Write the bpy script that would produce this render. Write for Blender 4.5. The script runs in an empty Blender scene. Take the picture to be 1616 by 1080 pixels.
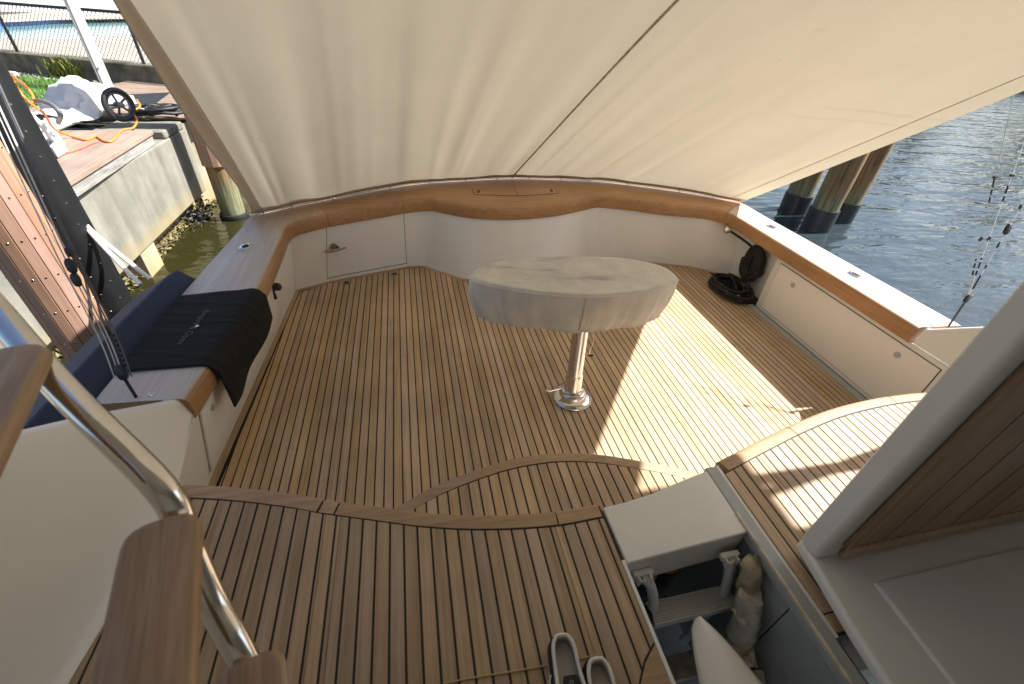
import bpy, bmesh, math, random
from mathutils import Vector, Matrix
random.seed(7)
R = math.radians
sc = bpy.context.scene
C = sc.collection

# ------------------------------------------------------------------ camera
CAM = Vector((0, 0, 1.95))
FPX = 687.3                        # focal length in pixels of a 1616 px wide picture
def _axes():
    vy = Vector((622 - 808, 8 - 540, FPX)).normalized()          # direction of +Y (aft) in camera space
    vz = -Vector((745 - 808, 1450 - 540, FPX)).normalized()      # direction of +Z
    vz = (vz - vy * vz.dot(vy)).normalized()
    vx = vy.cross(vz)
    return Matrix((vx, vy, vz))                                  # camera (right, down, forward) -> world
AX = _axes()
cam_d = bpy.data.cameras.new('camera'); cam = bpy.data.objects.new('camera', cam_d); C.objects.link(cam)
cr, cd, cf = (AX @ Vector((1, 0, 0))), (AX @ Vector((0, 1, 0))), (AX @ Vector((0, 0, 1)))
mw = Matrix.Identity(4)
for i in range(3):
    mw[i][0], mw[i][1], mw[i][2], mw[i][3] = cr[i], -cd[i], -cf[i], CAM[i]
cam.matrix_world = mw
cam_d.sensor_fit = 'HORIZONTAL'; cam_d.sensor_width = 36; cam_d.lens = FPX / 1616 * 36
cam_d.clip_start = 0.02; cam_d.clip_end = 2000
cam_d.dof.use_dof = True; cam_d.dof.focus_distance = 3.0; cam_d.dof.aperture_fstop = 2.6
sc.camera = cam

# ------------------------------------------------------------------ sky, sun, exposure
SUN = Vector((0.92, -0.012, 1.0)).normalized()                   # towards the sun: it stands to starboard
w = bpy.data.worlds.new('World'); sc.world = w; w.use_nodes = True
nt = w.node_tree; nt.nodes.clear()
sky = nt.nodes.new('ShaderNodeTexSky'); sky.sky_type = 'NISHITA'; sky.sun_disc = False
sky.sun_elevation = math.asin(SUN.z); sky.sun_rotation = math.atan2(SUN.x, SUN.y)
sky.air_density = 1.0; sky.dust_density = 2.0; sky.ozone_density = 1.0
bg = nt.nodes.new('ShaderNodeBackground'); bg.inputs['Strength'].default_value = 0.075
ow = nt.nodes.new('ShaderNodeOutputWorld')
nt.links.new(sky.outputs[0], bg.inputs[0]); nt.links.new(bg.outputs[0], ow.inputs[0])
sl = bpy.data.lights.new('sun', 'SUN'); sl.energy = 5.0; sl.angle = R(0.7); sl.color = (1.0, 0.98, 0.95)
so = bpy.data.objects.new('sun', sl); C.objects.link(so)
so.rotation_euler = SUN.to_track_quat('Z', 'Y').to_euler(); so.location = (20, 0, 20)
sc.view_settings.view_transform = 'Standard'; sc.view_settings.look = 'None'
sc.view_settings.exposure = 1.36; sc.view_settings.gamma = 1

# ------------------------------------------------------------------ surveying the photograph
def ray(px, py): return AX @ Vector(((px - 808) / FPX, (py - 540) / FPX, 1))
def W(px, py, z):                      # the point of height z
    d = ray(px, py); return CAM + d * ((z - CAM.z) / d.z)
def WY(px, py, y):
    d = ray(px, py); return CAM + d * (y / d.y)
def WX(px, py, x):
    d = ray(px, py); return CAM + d * (x / d.x)
def WP(px, py, p0, n):                 # on a plane
    d = ray(px, py); p0 = Vector(p0); n = Vector(n); return CAM + d * ((p0 - CAM).dot(n) / d.dot(n))

# ------------------------------------------------------------------ materials
MATS = {}
def new_mat(name):
    m = bpy.data.materials.new(name); m.use_nodes = True
    nt = m.node_tree; nt.nodes.clear()
    o = nt.nodes.new('ShaderNodeOutputMaterial'); b = nt.nodes.new('ShaderNodeBsdfPrincipled')
    nt.links.new(b.outputs[0], o.inputs[0]); MATS[name] = m
    return m, nt, b, o
def N(nt, t, **k):
    n = nt.nodes.new(t)
    for a, v in k.items():
        if a in n.inputs: n.inputs[a].default_value = v
        else: setattr(n, a, v)
    return n
def L(nt, a, b): nt.links.new(a, b)
def ramp(nt, fac, stops):
    r = nt.nodes.new('ShaderNodeValToRGB'); e = r.color_ramp.elements
    while len(e) < len(stops): e.new(0.5)
    for i, (p, c) in enumerate(stops):
        e[i].position = p; e[i].color = (*c, 1) if len(c) == 3 else c
    L(nt, fac, r.inputs[0]); return r.outputs[0]
def mixc(nt, fac, a, b, mode='MIX'):
    m = nt.nodes.new('ShaderNodeMix'); m.data_type = 'RGBA'; m.blend_type = mode
    for s, v in ((0, fac), (6, a), (7, b)):
        if hasattr(v, 'default_value') or hasattr(v, 'links'): L(nt, v, m.inputs[s])
        else: m.inputs[s].default_value = v if s == 0 else (*v, 1)
    return m.outputs[2]
def coords(nt, scale=(1, 1, 1), rnd=0.0, rot=(0, 0, 0)):
    tc = N(nt, 'ShaderNodeTexCoord'); mp = N(nt, 'ShaderNodeMapping')
    mp.inputs['Scale'].default_value = scale; mp.inputs['Rotation'].default_value = rot
    if rnd:
        oi = N(nt, 'ShaderNodeObjectInfo'); sm = N(nt, 'ShaderNodeVectorMath', operation='SCALE')
        sm.inputs[0].default_value = (rnd, rnd * 1.7, rnd * 0.6); L(nt, oi.outputs['Random'], sm.inputs['Scale'])
        ad = N(nt, 'ShaderNodeVectorMath', operation='ADD')
        L(nt, tc.outputs['Object'], ad.inputs[0]); L(nt, sm.outputs[0], ad.inputs[1]); L(nt, ad.outputs[0], mp.inputs[0])
    else: L(nt, tc.outputs['Object'], mp.inputs[0])
    return mp.outputs[0]
def noise(nt, vec, scale=5, detail=4, rough=0.55, dist=0.0):
    n = N(nt, 'ShaderNodeTexNoise'); n.inputs['Scale'].default_value = scale; n.inputs['Detail'].default_value = detail
    n.inputs['Roughness'].default_value = rough; n.inputs['Distortion'].default_value = dist
    L(nt, vec, n.inputs['Vector']); return n.outputs['Fac']
def bump(nt, b, h, strength=0.2, dist=0.002):
    bp = N(nt, 'ShaderNodeBump'); bp.inputs['Strength'].default_value = strength; bp.inputs['Distance'].default_value = dist
    L(nt, h, bp.inputs['Height']); L(nt, bp.outputs[0], b.inputs['Normal']); return bp
def plain(name, col, rough=0.5, metal=0.0, var=0.12, vscale=6.0, bmp=0.0, bscale=60.0, spec=0.5, coat=0.0, sheen=0.0):
    m, nt, b, o = new_mat(name)
    v = coords(nt, rnd=3.0)
    f = noise(nt, v, vscale, 5)
    lo = tuple(c * (1 - var) for c in col); hi = tuple(min(1, c * (1 + var)) for c in col)
    L(nt, ramp(nt, f, [(0.3, lo), (0.7, hi)]), b.inputs['Base Color'])
    b.inputs['Roughness'].default_value = rough; b.inputs['Metallic'].default_value = metal
    b.inputs['Specular IOR Level'].default_value = spec; b.inputs['Coat Weight'].default_value = coat
    b.inputs['Sheen Weight'].default_value = sheen
    if bmp: bump(nt, b, noise(nt, v, bscale, 4), bmp, 0.004)
    return m
def teak(name, lo, mid, hi, axis='Y', rough=0.55, sky_sheen=None, coat=0.0, spread=0.14, along=1.6):
    m, nt, b, o = new_mat(name)
    s = {'Y': (70, along, 70), 'X': (along, 70, 70), 'Z': (70, 70, along)}[axis]
    v = coords(nt, s, rnd=9.0)
    g = noise(nt, v, 1.0, 6, 0.62, 0.4)
    v2 = coords(nt, tuple(x * 4 for x in s), rnd=5.0)
    g2 = noise(nt, v2, 1.0, 3, 0.6)
    ad = N(nt, 'ShaderNodeMath', operation='MULTIPLY_ADD'); ad.inputs[1].default_value = 0.35
    L(nt, g2, ad.inputs[0]); L(nt, g, ad.inputs[2])
    c = ramp(nt, ad.outputs[0], [(0.38, lo), (0.62, mid), (0.92, hi)])
    oi = N(nt, 'ShaderNodeObjectInfo')
    hs = N(nt, 'ShaderNodeHueSaturation')
    mr = N(nt, 'ShaderNodeMapRange'); mr.inputs[3].default_value = 1 - spread; mr.inputs[4].default_value = 1 + spread
    L(nt, oi.outputs['Random'], mr.inputs[0]); L(nt, mr.outputs[0], hs.inputs['Value'])
    wn = N(nt, 'ShaderNodeTexWhiteNoise', noise_dimensions='1D'); L(nt, oi.outputs['Random'], wn.inputs['W'])
    mr2 = N(nt, 'ShaderNodeMapRange'); mr2.inputs[3].default_value = 0.494; mr2.inputs[4].default_value = 0.503
    L(nt, wn.outputs['Value'], mr2.inputs[0]); L(nt, mr2.outputs[0], hs.inputs['Hue'])
    mr3 = N(nt, 'ShaderNodeMapRange'); mr3.inputs[3].default_value = 0.86; mr3.inputs[4].default_value = 1.1
    L(nt, wn.outputs['Value'], mr3.inputs[0]); L(nt, mr3.outputs[0], hs.inputs['Saturation'])
    L(nt, c, hs.inputs['Color'])
    col = hs.outputs[0]
    # old stains and foot traffic, broad patches
    st = noise(nt, coords(nt, (1, 1, 1)), 2.2, 5, 0.6)
    col = mixc(nt, 1.0, col, ramp(nt, st, [(0.3, (0.80, 0.79, 0.78)), (0.62, (1.06, 1.06, 1.06))]), 'MULTIPLY')
    if sky_sheen:                                        # sky sheen painted in: tops paler grey outside the awning
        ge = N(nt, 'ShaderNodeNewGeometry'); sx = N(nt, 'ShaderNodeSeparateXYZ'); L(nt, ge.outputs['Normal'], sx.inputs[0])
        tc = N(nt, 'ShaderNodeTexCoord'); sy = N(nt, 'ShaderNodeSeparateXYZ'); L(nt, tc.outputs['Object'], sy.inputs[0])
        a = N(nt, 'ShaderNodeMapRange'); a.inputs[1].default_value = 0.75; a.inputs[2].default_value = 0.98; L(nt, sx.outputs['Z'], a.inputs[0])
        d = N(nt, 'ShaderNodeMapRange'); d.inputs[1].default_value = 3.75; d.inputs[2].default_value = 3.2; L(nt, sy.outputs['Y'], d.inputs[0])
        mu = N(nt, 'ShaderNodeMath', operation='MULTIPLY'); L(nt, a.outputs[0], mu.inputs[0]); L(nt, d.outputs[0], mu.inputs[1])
        bl = mixc(nt, 1.0, ramp(nt, ad.outputs[0], [(0.35, tuple(x * 0.72 for x in sky_sheen)), (0.8, sky_sheen)]), (1, 1, 1), 'MULTIPLY')
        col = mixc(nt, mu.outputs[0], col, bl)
    L(nt, col, b.inputs['Base Color'])
    b.inputs['Roughness'].default_value = rough; b.inputs['Coat Weight'].default_value = coat; b.inputs['Coat Roughness'].default_value = 0.25
    bump(nt, b, ad.outputs[0], 0.25, 0.0012)
    return m
teak('teak_deck', (0.34, 0.21, 0.105), (0.50, 0.345, 0.20), (0.60, 0.455, 0.295))
teak('teak_mezz', (0.28, 0.185, 0.105), (0.42, 0.298, 0.185), (0.53, 0.40, 0.268))
teak('teak_rim', (0.27, 0.165, 0.09), (0.40, 0.27, 0.16), (0.50, 0.36, 0.23), axis='X', spread=0.1, along=4)
teak('teak_cap', (0.26, 0.13, 0.056), (0.41, 0.225, 0.105), (0.51, 0.305, 0.16), axis='Y', rough=0.45, sky_sheen=(0.62, 0.56, 0.49), spread=0.06, along=2.2)
teak('teak_transom', (0.26, 0.13, 0.056), (0.41, 0.225, 0.105), (0.51, 0.305, 0.16), axis='X', rough=0.45, spread=0.06, along=2.2)
teak('teak_tread', (0.22, 0.14, 0.08), (0.36, 0.24, 0.15), (0.50, 0.36, 0.24), axis='Y', rough=0.4, spread=0.1, along=3)
teak('teak_panel', (0.25, 0.15, 0.088), (0.40, 0.255, 0.155), (0.52, 0.35, 0.22), axis='Z', rough=0.5, spread=0.2)
teak('composite', (0.24, 0.135, 0.085), (0.33, 0.19, 0.125), (0.41, 0.25, 0.17), axis='Z', rough=0.75, spread=0.1)
teak('composite_deck', (0.175, 0.122, 0.088), (0.245, 0.172, 0.125), (0.31, 0.225, 0.168), axis='Y', rough=0.75, spread=0.16)
teak('grey_timber', (0.09, 0.085, 0.075), (0.22, 0.21, 0.19), (0.36, 0.345, 0.32), axis='Y', rough=0.85, spread=0.1, along=2)
def gel(name, col, rough, dirt):
    m, nt, b, o = new_mat(name)
    f = noise(nt, coords(nt), 3.0, 6, 0.65); f2 = noise(nt, coords(nt, (1, 1, 1)), 38, 3, 0.5)
    c = ramp(nt, f, [(0.28, tuple(x * (1 - dirt) for x in col)), (0.6, col)])
    c = mixc(nt, 1.0, c, ramp(nt, f2, [(0.22, (0.90, 0.885, 0.86)), (0.30, (1, 1, 1))]), 'MULTIPLY')
    L(nt, c, b.inputs['Base Color'])
    rr = N(nt, 'ShaderNodeMapRange'); rr.inputs[3].default_value = rough - 0.08; rr.inputs[4].default_value = rough + 0.14; L(nt, f, rr.inputs[0]); L(nt, rr.outputs[0], b.inputs['Roughness'])
    bump(nt, b, noise(nt, coords(nt), 7, 2), 0.03, 0.01)
gel('gelcoat', (0.80, 0.80, 0.775), 0.30, 0.035)
gel('gelcoat_warm', (0.82, 0.80, 0.76), 0.30, 0.04)
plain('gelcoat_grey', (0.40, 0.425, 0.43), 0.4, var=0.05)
gel('gelcoat_dirty', (0.80, 0.785, 0.74), 0.38, 0.10)
plain('caulk', (0.005, 0.0048, 0.0045), 0.6, var=0.2)
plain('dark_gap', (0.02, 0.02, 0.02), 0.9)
plain('black_rubber', (0.018, 0.018, 0.019), 0.55, bmp=0.2, bscale=40)
plain('black_cord', (0.014, 0.014, 0.015), 0.75, bmp=0.3, bscale=200)
plain('black_plastic', (0.022, 0.024, 0.026), 0.42, var=0.25, vscale=9)
plain('black_pipe', (0.007, 0.0075, 0.008), 0.5, var=0.3, vscale=9)
plain('stainless', (0.72, 0.70, 0.67), 0.12, 1.0, var=0.05)
plain('bronze_steel', (0.50, 0.44, 0.37), 0.25, 1.0, var=0.1)
plain('navy', (0.017, 0.027, 0.056), 0.8, var=0.12, bmp=0.15, bscale=300, sheen=0.1)
plain('tinted_glass', (0.02, 0.022, 0.024), 0.08, var=0.1)
plain('white_rope', (0.74, 0.72, 0.68), 0.8, var=0.08, vscale=80)
plain('pale_line', (0.62, 0.61, 0.56), 0.7, var=0.1, vscale=60)
plain('orange', (0.80, 0.22, 0.03), 0.45, var=0.1)
plain('white_pvc', (0.60, 0.60, 0.59), 0.35, var=0.03)
plain('tarp', (0.56, 0.56, 0.55), 0.5, var=0.06, vscale=8)
plain('red_cord', (0.55, 0.07, 0.03), 0.5)
plain('grey_hose', (0.12, 0.13, 0.14), 0.5)
plain('bundle', (0.50, 0.41, 0.28), 0.6, var=0.35, vscale=22, bmp=1.0, bscale=35)
plain('bundle_wrap', (0.56, 0.52, 0.43), 0.22, var=0.3, vscale=20, bmp=0.9, bscale=30)
plain('shoe_upper', (0.016, 0.017, 0.022), 0.75, bmp=0.3, bscale=300)
plain('shoe_lining', (0.52, 0.49, 0.45), 0.85, var=0.1)
plain('shoe_binding', (0.78, 0.76, 0.72), 0.6, var=0.05)
plain('shoe_sole', (0.70, 0.67, 0.60), 0.6)
plain('pale_print', (0.10, 0.10, 0.10), 0.7)
plain('shoe_print', (0.42, 0.42, 0.42), 0.7)
plain('olive_cord', (0.45, 0.38, 0.20), 0.8)
plain('pool_deck', (0.36, 0.32, 0.265), 0.85, var=0.12, vscale=1.6, bmp=0.2)
plain('pool_shell', (0.30, 0.62, 0.64), 0.5, var=0.05)
plain('house_wall', (0.42, 0.42, 0.41), 0.8, var=0.04)
plain('soil', (0.10, 0.08, 0.055), 0.95, var=0.5, vscale=12, bmp=0.8, bscale=30)
plain('shell_rock', (0.45, 0.41, 0.34), 0.85, var=0.4, vscale=25)
plain('oyster', (0.17, 0.135, 0.06), 0.8, var=0.5, vscale=14, bmp=0.5, bscale=60)
plain('mussel', (0.02, 0.02, 0.02), 0.6)
plain('grass_blade', (0.10, 0.22, 0.035), 0.6, var=0.35, vscale=2)
plain('plant_leaf', (0.24, 0.26, 0.05), 0.6, var=0.45, vscale=8)
plain('leaf_dark', (0.035, 0.075, 0.020), 0.6, var=0.5, vscale=3)
plain('bark', (0.10, 0.075, 0.05), 0.9, var=0.3)
plain('lounge', (0.50, 0.42, 0.30), 0.7, var=0.1)

def canvas_mat(name, col, trans, stain):
    m, nt, b, o = new_mat(name)
    v = coords(nt)
    f = noise(nt, coords(nt, (3, 1.2, 1.2)), 1.4, 6, 0.6)
    c = ramp(nt, f, [(0.3, tuple(x * (1 - stain) for x in col)), (0.68, col)])
    wv = noise(nt, coords(nt, (900, 160, 160)), 1.0, 2)
    c = mixc(nt, 1.0, c, ramp(nt, wv, [(0.3, (0.93, 0.93, 0.92)), (0.7, (1.03, 1.03, 1.03))]), 'MULTIPLY')
    # scattered pencil-thin scuffs
    sp = noise(nt, coords(nt, (14, 5, 5), rot=(0, 0, 0.5)), 1.6, 2, 0.4, 1.2)
    c = mixc(nt, 1.0, c, ramp(nt, sp, [(0.20, (0.86, 0.85, 0.82)), (0.23, (1, 1, 1))]), 'MULTIPLY')
    L(nt, c, b.inputs['Base Color']); b.inputs['Roughness'].default_value = 0.9; b.inputs['Specular IOR Level'].default_value = 0.15
    bump(nt, b, wv, 0.12, 0.001)
    t = N(nt, 'ShaderNodeBsdfTranslucent'); L(nt, c, t.inputs['Color'])
    mx = N(nt, 'ShaderNodeMixShader'); mx.inputs[0].default_value = trans
    L(nt, b.outputs[0], mx.inputs[1]); L(nt, t.outputs[0], mx.inputs[2]); L(nt, mx.outputs[0], o.inputs[0])
    return m
canvas_mat('canvas', (0.65, 0.57, 0.42), 0.20, 0.06)
canvas_mat('canvas_flap', (0.70, 0.63, 0.54), 0.15, 0.06)

def cover_mat():
    m, nt, b, o = new_mat('cover_cloth')
    f = noise(nt, coords(nt, (1.6, 7, 1)), 1.5, 6, 0.62, 0.6)
    c = ramp(nt, f, [(0.28, (0.64, 0.635, 0.62)), (0.42, (0.85, 0.835, 0.80)), (0.66, (0.91, 0.875, 0.80))])
    f2 = noise(nt, coords(nt, (5, 5, 5)), 1.8, 4)
    c = mixc(nt, 1.0, c, ramp(nt, f2, [(0.3, (0.90, 0.905, 0.915)), (0.6, (1.04, 1.03, 1.01))]), 'MULTIPLY')
    # faded brown rust spot and mildew flecks
    f3 = noise(nt, coords(nt, (9, 9, 4)), 1.0, 3)
    c = mixc(nt, 1.0, c, ramp(nt, f3, [(0.20, (0.75, 0.68, 0.6)), (0.30, (1, 1, 1))]), 'MULTIPLY')
    L(nt, c, b.inputs['Base Color']); b.inputs['Roughness'].default_value = 0.85; b.inputs['Specular IOR Level'].default_value = 0.2
    hn = N(nt, 'ShaderNodeMath', operation='MULTIPLY_ADD'); hn.inputs[1].default_value = 0.06; L(nt, noise(nt, coords(nt, (1, 1, 1)), 420, 2), hn.inputs[0]); L(nt, noise(nt, coords(nt, (1, 1, 0.5)), 22, 6, 0.6, 0.8), hn.inputs[2])
    bump(nt, b, hn.outputs[0], 0.5, 0.012)
    t = N(nt, 'ShaderNodeBsdfTranslucent'); L(nt, c, t.inputs['Color']); mx = N(nt, 'ShaderNodeMixShader'); mx.inputs[0].default_value = 0.3
    L(nt, b.outputs[0], mx.inputs[1]); L(nt, t.outputs[0], mx.inputs[2]); L(nt, mx.outputs[0], o.inputs[0])
cover_mat()

def mat_black_cloth():
    m, nt, b, o = new_mat('black_cloth')
    f = noise(nt, coords(nt, (3, 60, 3), rot=(0, 0, 0.35)), 1.0, 4)
    L(nt, ramp(nt, f, [(0.35, (0.006, 0.007, 0.007)), (0.7, (0.016, 0.018, 0.018))]), b.inputs['Base Color'])
    b.inputs['Roughness'].default_value = 0.75; b.inputs['Specular IOR Level'].default_value = 0.25
    bump(nt, b, f, 0.3, 0.004)
mat_black_cloth()

def concrete(name, lo, hi, streak=True, damp=None):
    m, nt, b, o = new_mat(name)
    f = noise(nt, coords(nt), 3.0, 7, 0.62)
    c = ramp(nt, f, [(0.3, lo), (0.7, hi)])
    if streak:
        s = noise(nt, coords(nt, (5, 5, 0.5)), 1.3, 5)
        c = mixc(nt, 1.0, c, ramp(nt, s, [(0.30, (0.76, 0.75, 0.70)), (0.55, (1, 1, 1)), (0.75, (1.12, 1.11, 1.07))]), 'MULTIPLY')
    if damp is not None:                    # tide mark: yellow-brown weed line towards the water
        tc = N(nt, 'ShaderNodeTexCoord'); sx = N(nt, 'ShaderNodeSeparateXYZ'); L(nt, tc.outputs['Object'], sx.inputs[0])
        ad = N(nt, 'ShaderNodeMath', operation='MULTIPLY_ADD'); ad.inputs[1].default_value = 0.35
        L(nt, noise(nt, coords(nt), 4, 4), ad.inputs[0]); L(nt, sx.outputs['Z'], ad.inputs[2])
        r = N(nt, 'ShaderNodeMapRange'); r.inputs[1].default_value = damp + 0.38; r.inputs[2].default_value = damp
        L(nt, ad.outputs[0], r.inputs[0])
        c = mixc(nt, r.outputs[0], c, (0.30, 0.23, 0.10))
    L(nt, c, b.inputs['Base Color']); b.inputs['Roughness'].default_value = 0.9
    bump(nt, b, noise(nt, coords(nt), 40, 5), 0.4, 0.006)
concrete('concrete', (0.155, 0.15, 0.122), (0.245, 0.235, 0.195), damp=-0.42)
concrete('concrete_low', (0.22, 0.20, 0.15), (0.36, 0.32, 0.23), damp=-0.62)
concrete('concrete_rust', (0.34, 0.27, 0.18), (0.46, 0.36, 0.24), damp=-0.7)
concrete('mottled_wall', (0.06, 0.052, 0.036), (0.30, 0.26, 0.19))

def pile_mat():
    m, nt, b, o = new_mat('pile_wood')
    v = coords(nt, (14, 14, 1.0), rnd=4)
    f = noise(nt, v, 1.6, 6, 0.65, 0.5)
    c = ramp(nt, f, [(0.3, (0.075, 0.040, 0.016)), (0.5, (0.20, 0.12, 0.05)), (0.72, (0.33, 0.22, 0.10))])
    tc = N(nt, 'ShaderNodeTexCoord'); sx = N(nt, 'ShaderNodeSeparateXYZ'); L(nt, tc.outputs['Object'], sx.inputs[0])
    ad = N(nt, 'ShaderNodeMath', operation='MULTIPLY_ADD'); ad.inputs[1].default_value = 0.5; L(nt, noise(nt, coords(nt, (6, 6, 2)), 1.5, 5), ad.inputs[0]); L(nt, sx.outputs['Z'], ad.inputs[2])
    r = N(nt, 'ShaderNodeMapRange'); r.inputs[1].default_value = 0.22; r.inputs[2].default_value = -0.12; L(nt, ad.outputs[0], r.inputs[0])
    g = ramp(nt, f, [(0.3, (0.06, 0.062, 0.03)), (0.7, (0.26, 0.255, 0.14))])
    c = mixc(nt, r.outputs[0], c, g)
    L(nt, c, b.inputs['Base Color']); b.inputs['Roughness'].default_value = 0.9
    bump(nt, b, f, 0.6, 0.012)
pile_mat()

def water_mat():
    m, nt, b, o = new_mat('water')
    tcw = N(nt, 'ShaderNodeTexCoord'); sxw = N(nt, 'ShaderNodeSeparateXYZ'); L(nt, tcw.outputs['Object'], sxw.inputs[0])
    mrw = N(nt, 'ShaderNodeMapRange'); mrw.inputs[1].default_value = -1.0; mrw.inputs[2].default_value = 1.5; L(nt, sxw.outputs['X'], mrw.inputs[0])
    L(nt, mixc(nt, mrw.outputs[0], (0.022, 0.020, 0.006), (0.030, 0.043, 0.048)), b.inputs['Base Color'])      # weedy shallows by the wall
    b.inputs['Roughness'].default_value = 0.04; b.inputs['IOR'].default_value = 1.33; b.inputs['Specular IOR Level'].default_value = 0.5
    h1 = noise(nt, coords(nt, (0.55, 1.5, 1), rot=(0, 0, 0.5)), 1.0, 3, 0.45, 0.5)
    h2 = noise(nt, coords(nt, (1.6, 4, 1), rot=(0, 0, 0.35)), 1.6, 2, 0.45, 0.3)
    ad = N(nt, 'ShaderNodeMath', operation='MULTIPLY_ADD'); ad.inputs[1].default_value = 0.22
    L(nt, h2, ad.inputs[0]); L(nt, h1, ad.inputs[2])
    bump(nt, b, ad.outputs[0], 0.6, 0.17)
water_mat()
def pool_water():
    m, nt, b, o = new_mat('pool_water')
    f = noise(nt, coords(nt, (1, 1, 1)), 1.2, 4)
    L(nt, ramp(nt, f, [(0.3, (0.13, 0.33, 0.34)), (0.7, (0.22, 0.42, 0.42))]), b.inputs['Base Color'])
    b.inputs['Roughness'].default_value = 0.1; b.inputs['IOR'].default_value = 1.33
    bump(nt, b, noise(nt, coords(nt), 6, 3), 0.2, 0.02)
pool_water()
def tile_mat():
    m, nt, b, o = new_mat('blue_tile')
    ch = N(nt, 'ShaderNodeTexNoise'); ch.inputs['Scale'].default_value = 9
    L(nt, coords(nt), ch.inputs['Vector'])
    L(nt, ramp(nt, ch.outputs['Fac'], [(0.42, (0.03, 0.06, 0.30)), (0.58, (0.10, 0.18, 0.48))]), b.inputs['Base Color']); b.inputs['Roughness'].default_value = 0.2
tile_mat()

# ------------------------------------------------------------------ mesh helpers
def V(*a): return Vector(a)
class MB:
    def __init__(s): s.v = []; s.f = []
    def add(s, vs, fs):
        n = len(s.v); s.v += [tuple(p) for p in vs]; s.f += [tuple(i + n for i in f) for f in fs]; return s
    def box(s, c, d, rz=0.0, m=None):
        c = Vector(c); hx, hy, hz = d[0] / 2, d[1] / 2, d[2] / 2
        vs = [Vector((x, y, z)) for z in (-hz, hz) for y in (-hy, hy) for x in (-hx, hx)]
        rot = m if m is not None else Matrix.Rotation(rz, 3, 'Z')
        return s.add([c + rot @ p for p in vs], [(0, 2, 3, 1), (4, 5, 7, 6), (0, 1, 5, 4), (2, 6, 7, 3), (0, 4, 6, 2), (1, 3, 7, 5)])
    def prism(s, poly, z0, z1, bev=0.0):
        n = len(poly)
        vs = [(p[0], p[1], z0) for p in poly] + [(p[0], p[1], z1) for p in poly]
        fs = [tuple(range(n - 1, -1, -1)), tuple(range(n, 2 * n))] + [(i, (i + 1) % n, n + (i + 1) % n, n + i) for i in range(n)]
        return s.add(vs, fs)
    def loft(s, rings, closed=True, cap=True):
        n = len(rings[0]); vs = [p for r in rings for p in r]; fs = []
        for k in range(len(rings) - 1):
            for i in range(n if closed else n - 1):
                j = (i + 1) % n; fs.append((k * n + i, k * n + j, (k + 1) * n + j, (k + 1) * n + i))
        if cap and closed:
            fs.append(tuple(range(n - 1, -1, -1))); fs.append(tuple((len(rings) - 1) * n + i for i in range(n)))
        return s.add(vs, fs)
    def tube(s, path, r, n=8, cap=True, rr=None):
        path = [Vector(p) for p in path]; rings = []; up = None
        for i, p in enumerate(path):
            t = (path[min(i + 1, len(path) - 1)] - path[max(i - 1, 0)]).normalized()
            if up is None:
                up = Vector((0, 0, 1)) if abs(t.z) < 0.9 else Vector((1, 0, 0))
            a = t.cross(up)
            if a.length < 1e-5: a = t.cross(Vector((0.3, 0.9, 0.1)))
            a.normalize(); b = t.cross(a).normalized(); up = -b if False else a.cross(t)
            q = rr[i] if rr else r
            rings.append([p + (a * math.cos(2 * math.pi * k / n) + b * math.sin(2 * math.pi * k / n)) * q for k in range(n)])
        return s.loft(rings, True, cap)
    def lathe(s, prof, c=(0, 0, 0), n=24, axis=None):
        c = Vector(c); q = Vector((0, 0, 1)).rotation_difference(Vector(axis)).to_matrix() if axis is not None else Matrix.Identity(3)
        rings = [[c + q @ Vector((r * math.cos(2 * math.pi * k / n), r * math.sin(2 * math.pi * k / n), z)) for k in range(n)] for r, z in prof]
        return s.loft(rings, True, True)
    def grid(s, nu, nv, fn):
        vs = [fn(i / (nu - 1), j / (nv - 1)) for j in range(nv) for i in range(nu)]
        fs = [(j * nu + i, j * nu + i + 1, (j + 1) * nu + i + 1, (j + 1) * nu + i) for j in range(nv - 1) for i in range(nu - 1)]
        return s.add(vs, fs)
    def build(s, name, mat, parent=None, smooth=40, bev=0.0, fix=True, solid=0.0, segs=2):
        me = bpy.data.meshes.new(name); me.from_pydata(s.v, [], s.f); me.update()
        if fix:
            bm = bmesh.new(); bm.from_mesh(me); bmesh.ops.recalc_face_normals(bm, faces=bm.faces); bm.to_mesh(me); bm.free()
        if smooth:
            me.shade_smooth(); me.set_sharp_from_angle(angle=R(smooth))
        o = bpy.data.objects.new(name, me); C.objects.link(o)
        if mat: me.materials.append(MATS[mat])
        if parent: o.parent = parent
        if solid:
            md = o.modifiers.new('solid', 'SOLIDIFY'); md.thickness = solid; md.offset = 0
        if bev:
            md = o.modifiers.new('bevel', 'BEVEL'); md.width = bev; md.segments = segs; md.limit_method = 'ANGLE'; md.angle_limit = R(40)
        return o
def tag(o, label=None, cat=None, group=None, kind=None):
    for k, v in (('label', label), ('category', cat), ('group', group), ('kind', kind)):
        if v: o[k] = v
    return o
def empty(name, loc=(0, 0, 0), label=None, cat=None, group=None):
    o = bpy.data.objects.new(name, None); C.objects.link(o); o.location = loc; o.empty_display_size = 0.1
    return tag(o, label, cat, group)
def keep(o, parent):                    # parent while keeping world placement
    o.parent = parent; o.matrix_parent_inverse = Matrix.Translation(parent.location).inverted(); return o
def interp(poly, x):
    if x <= poly[0][0]: return poly[0][1]
    for (a, b), (c, d) in zip(poly, poly[1:]):
        if x <= c: return b + (d - b) * (x - a) / (c - a) if c > a else d
    return poly[-1][1]
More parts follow.
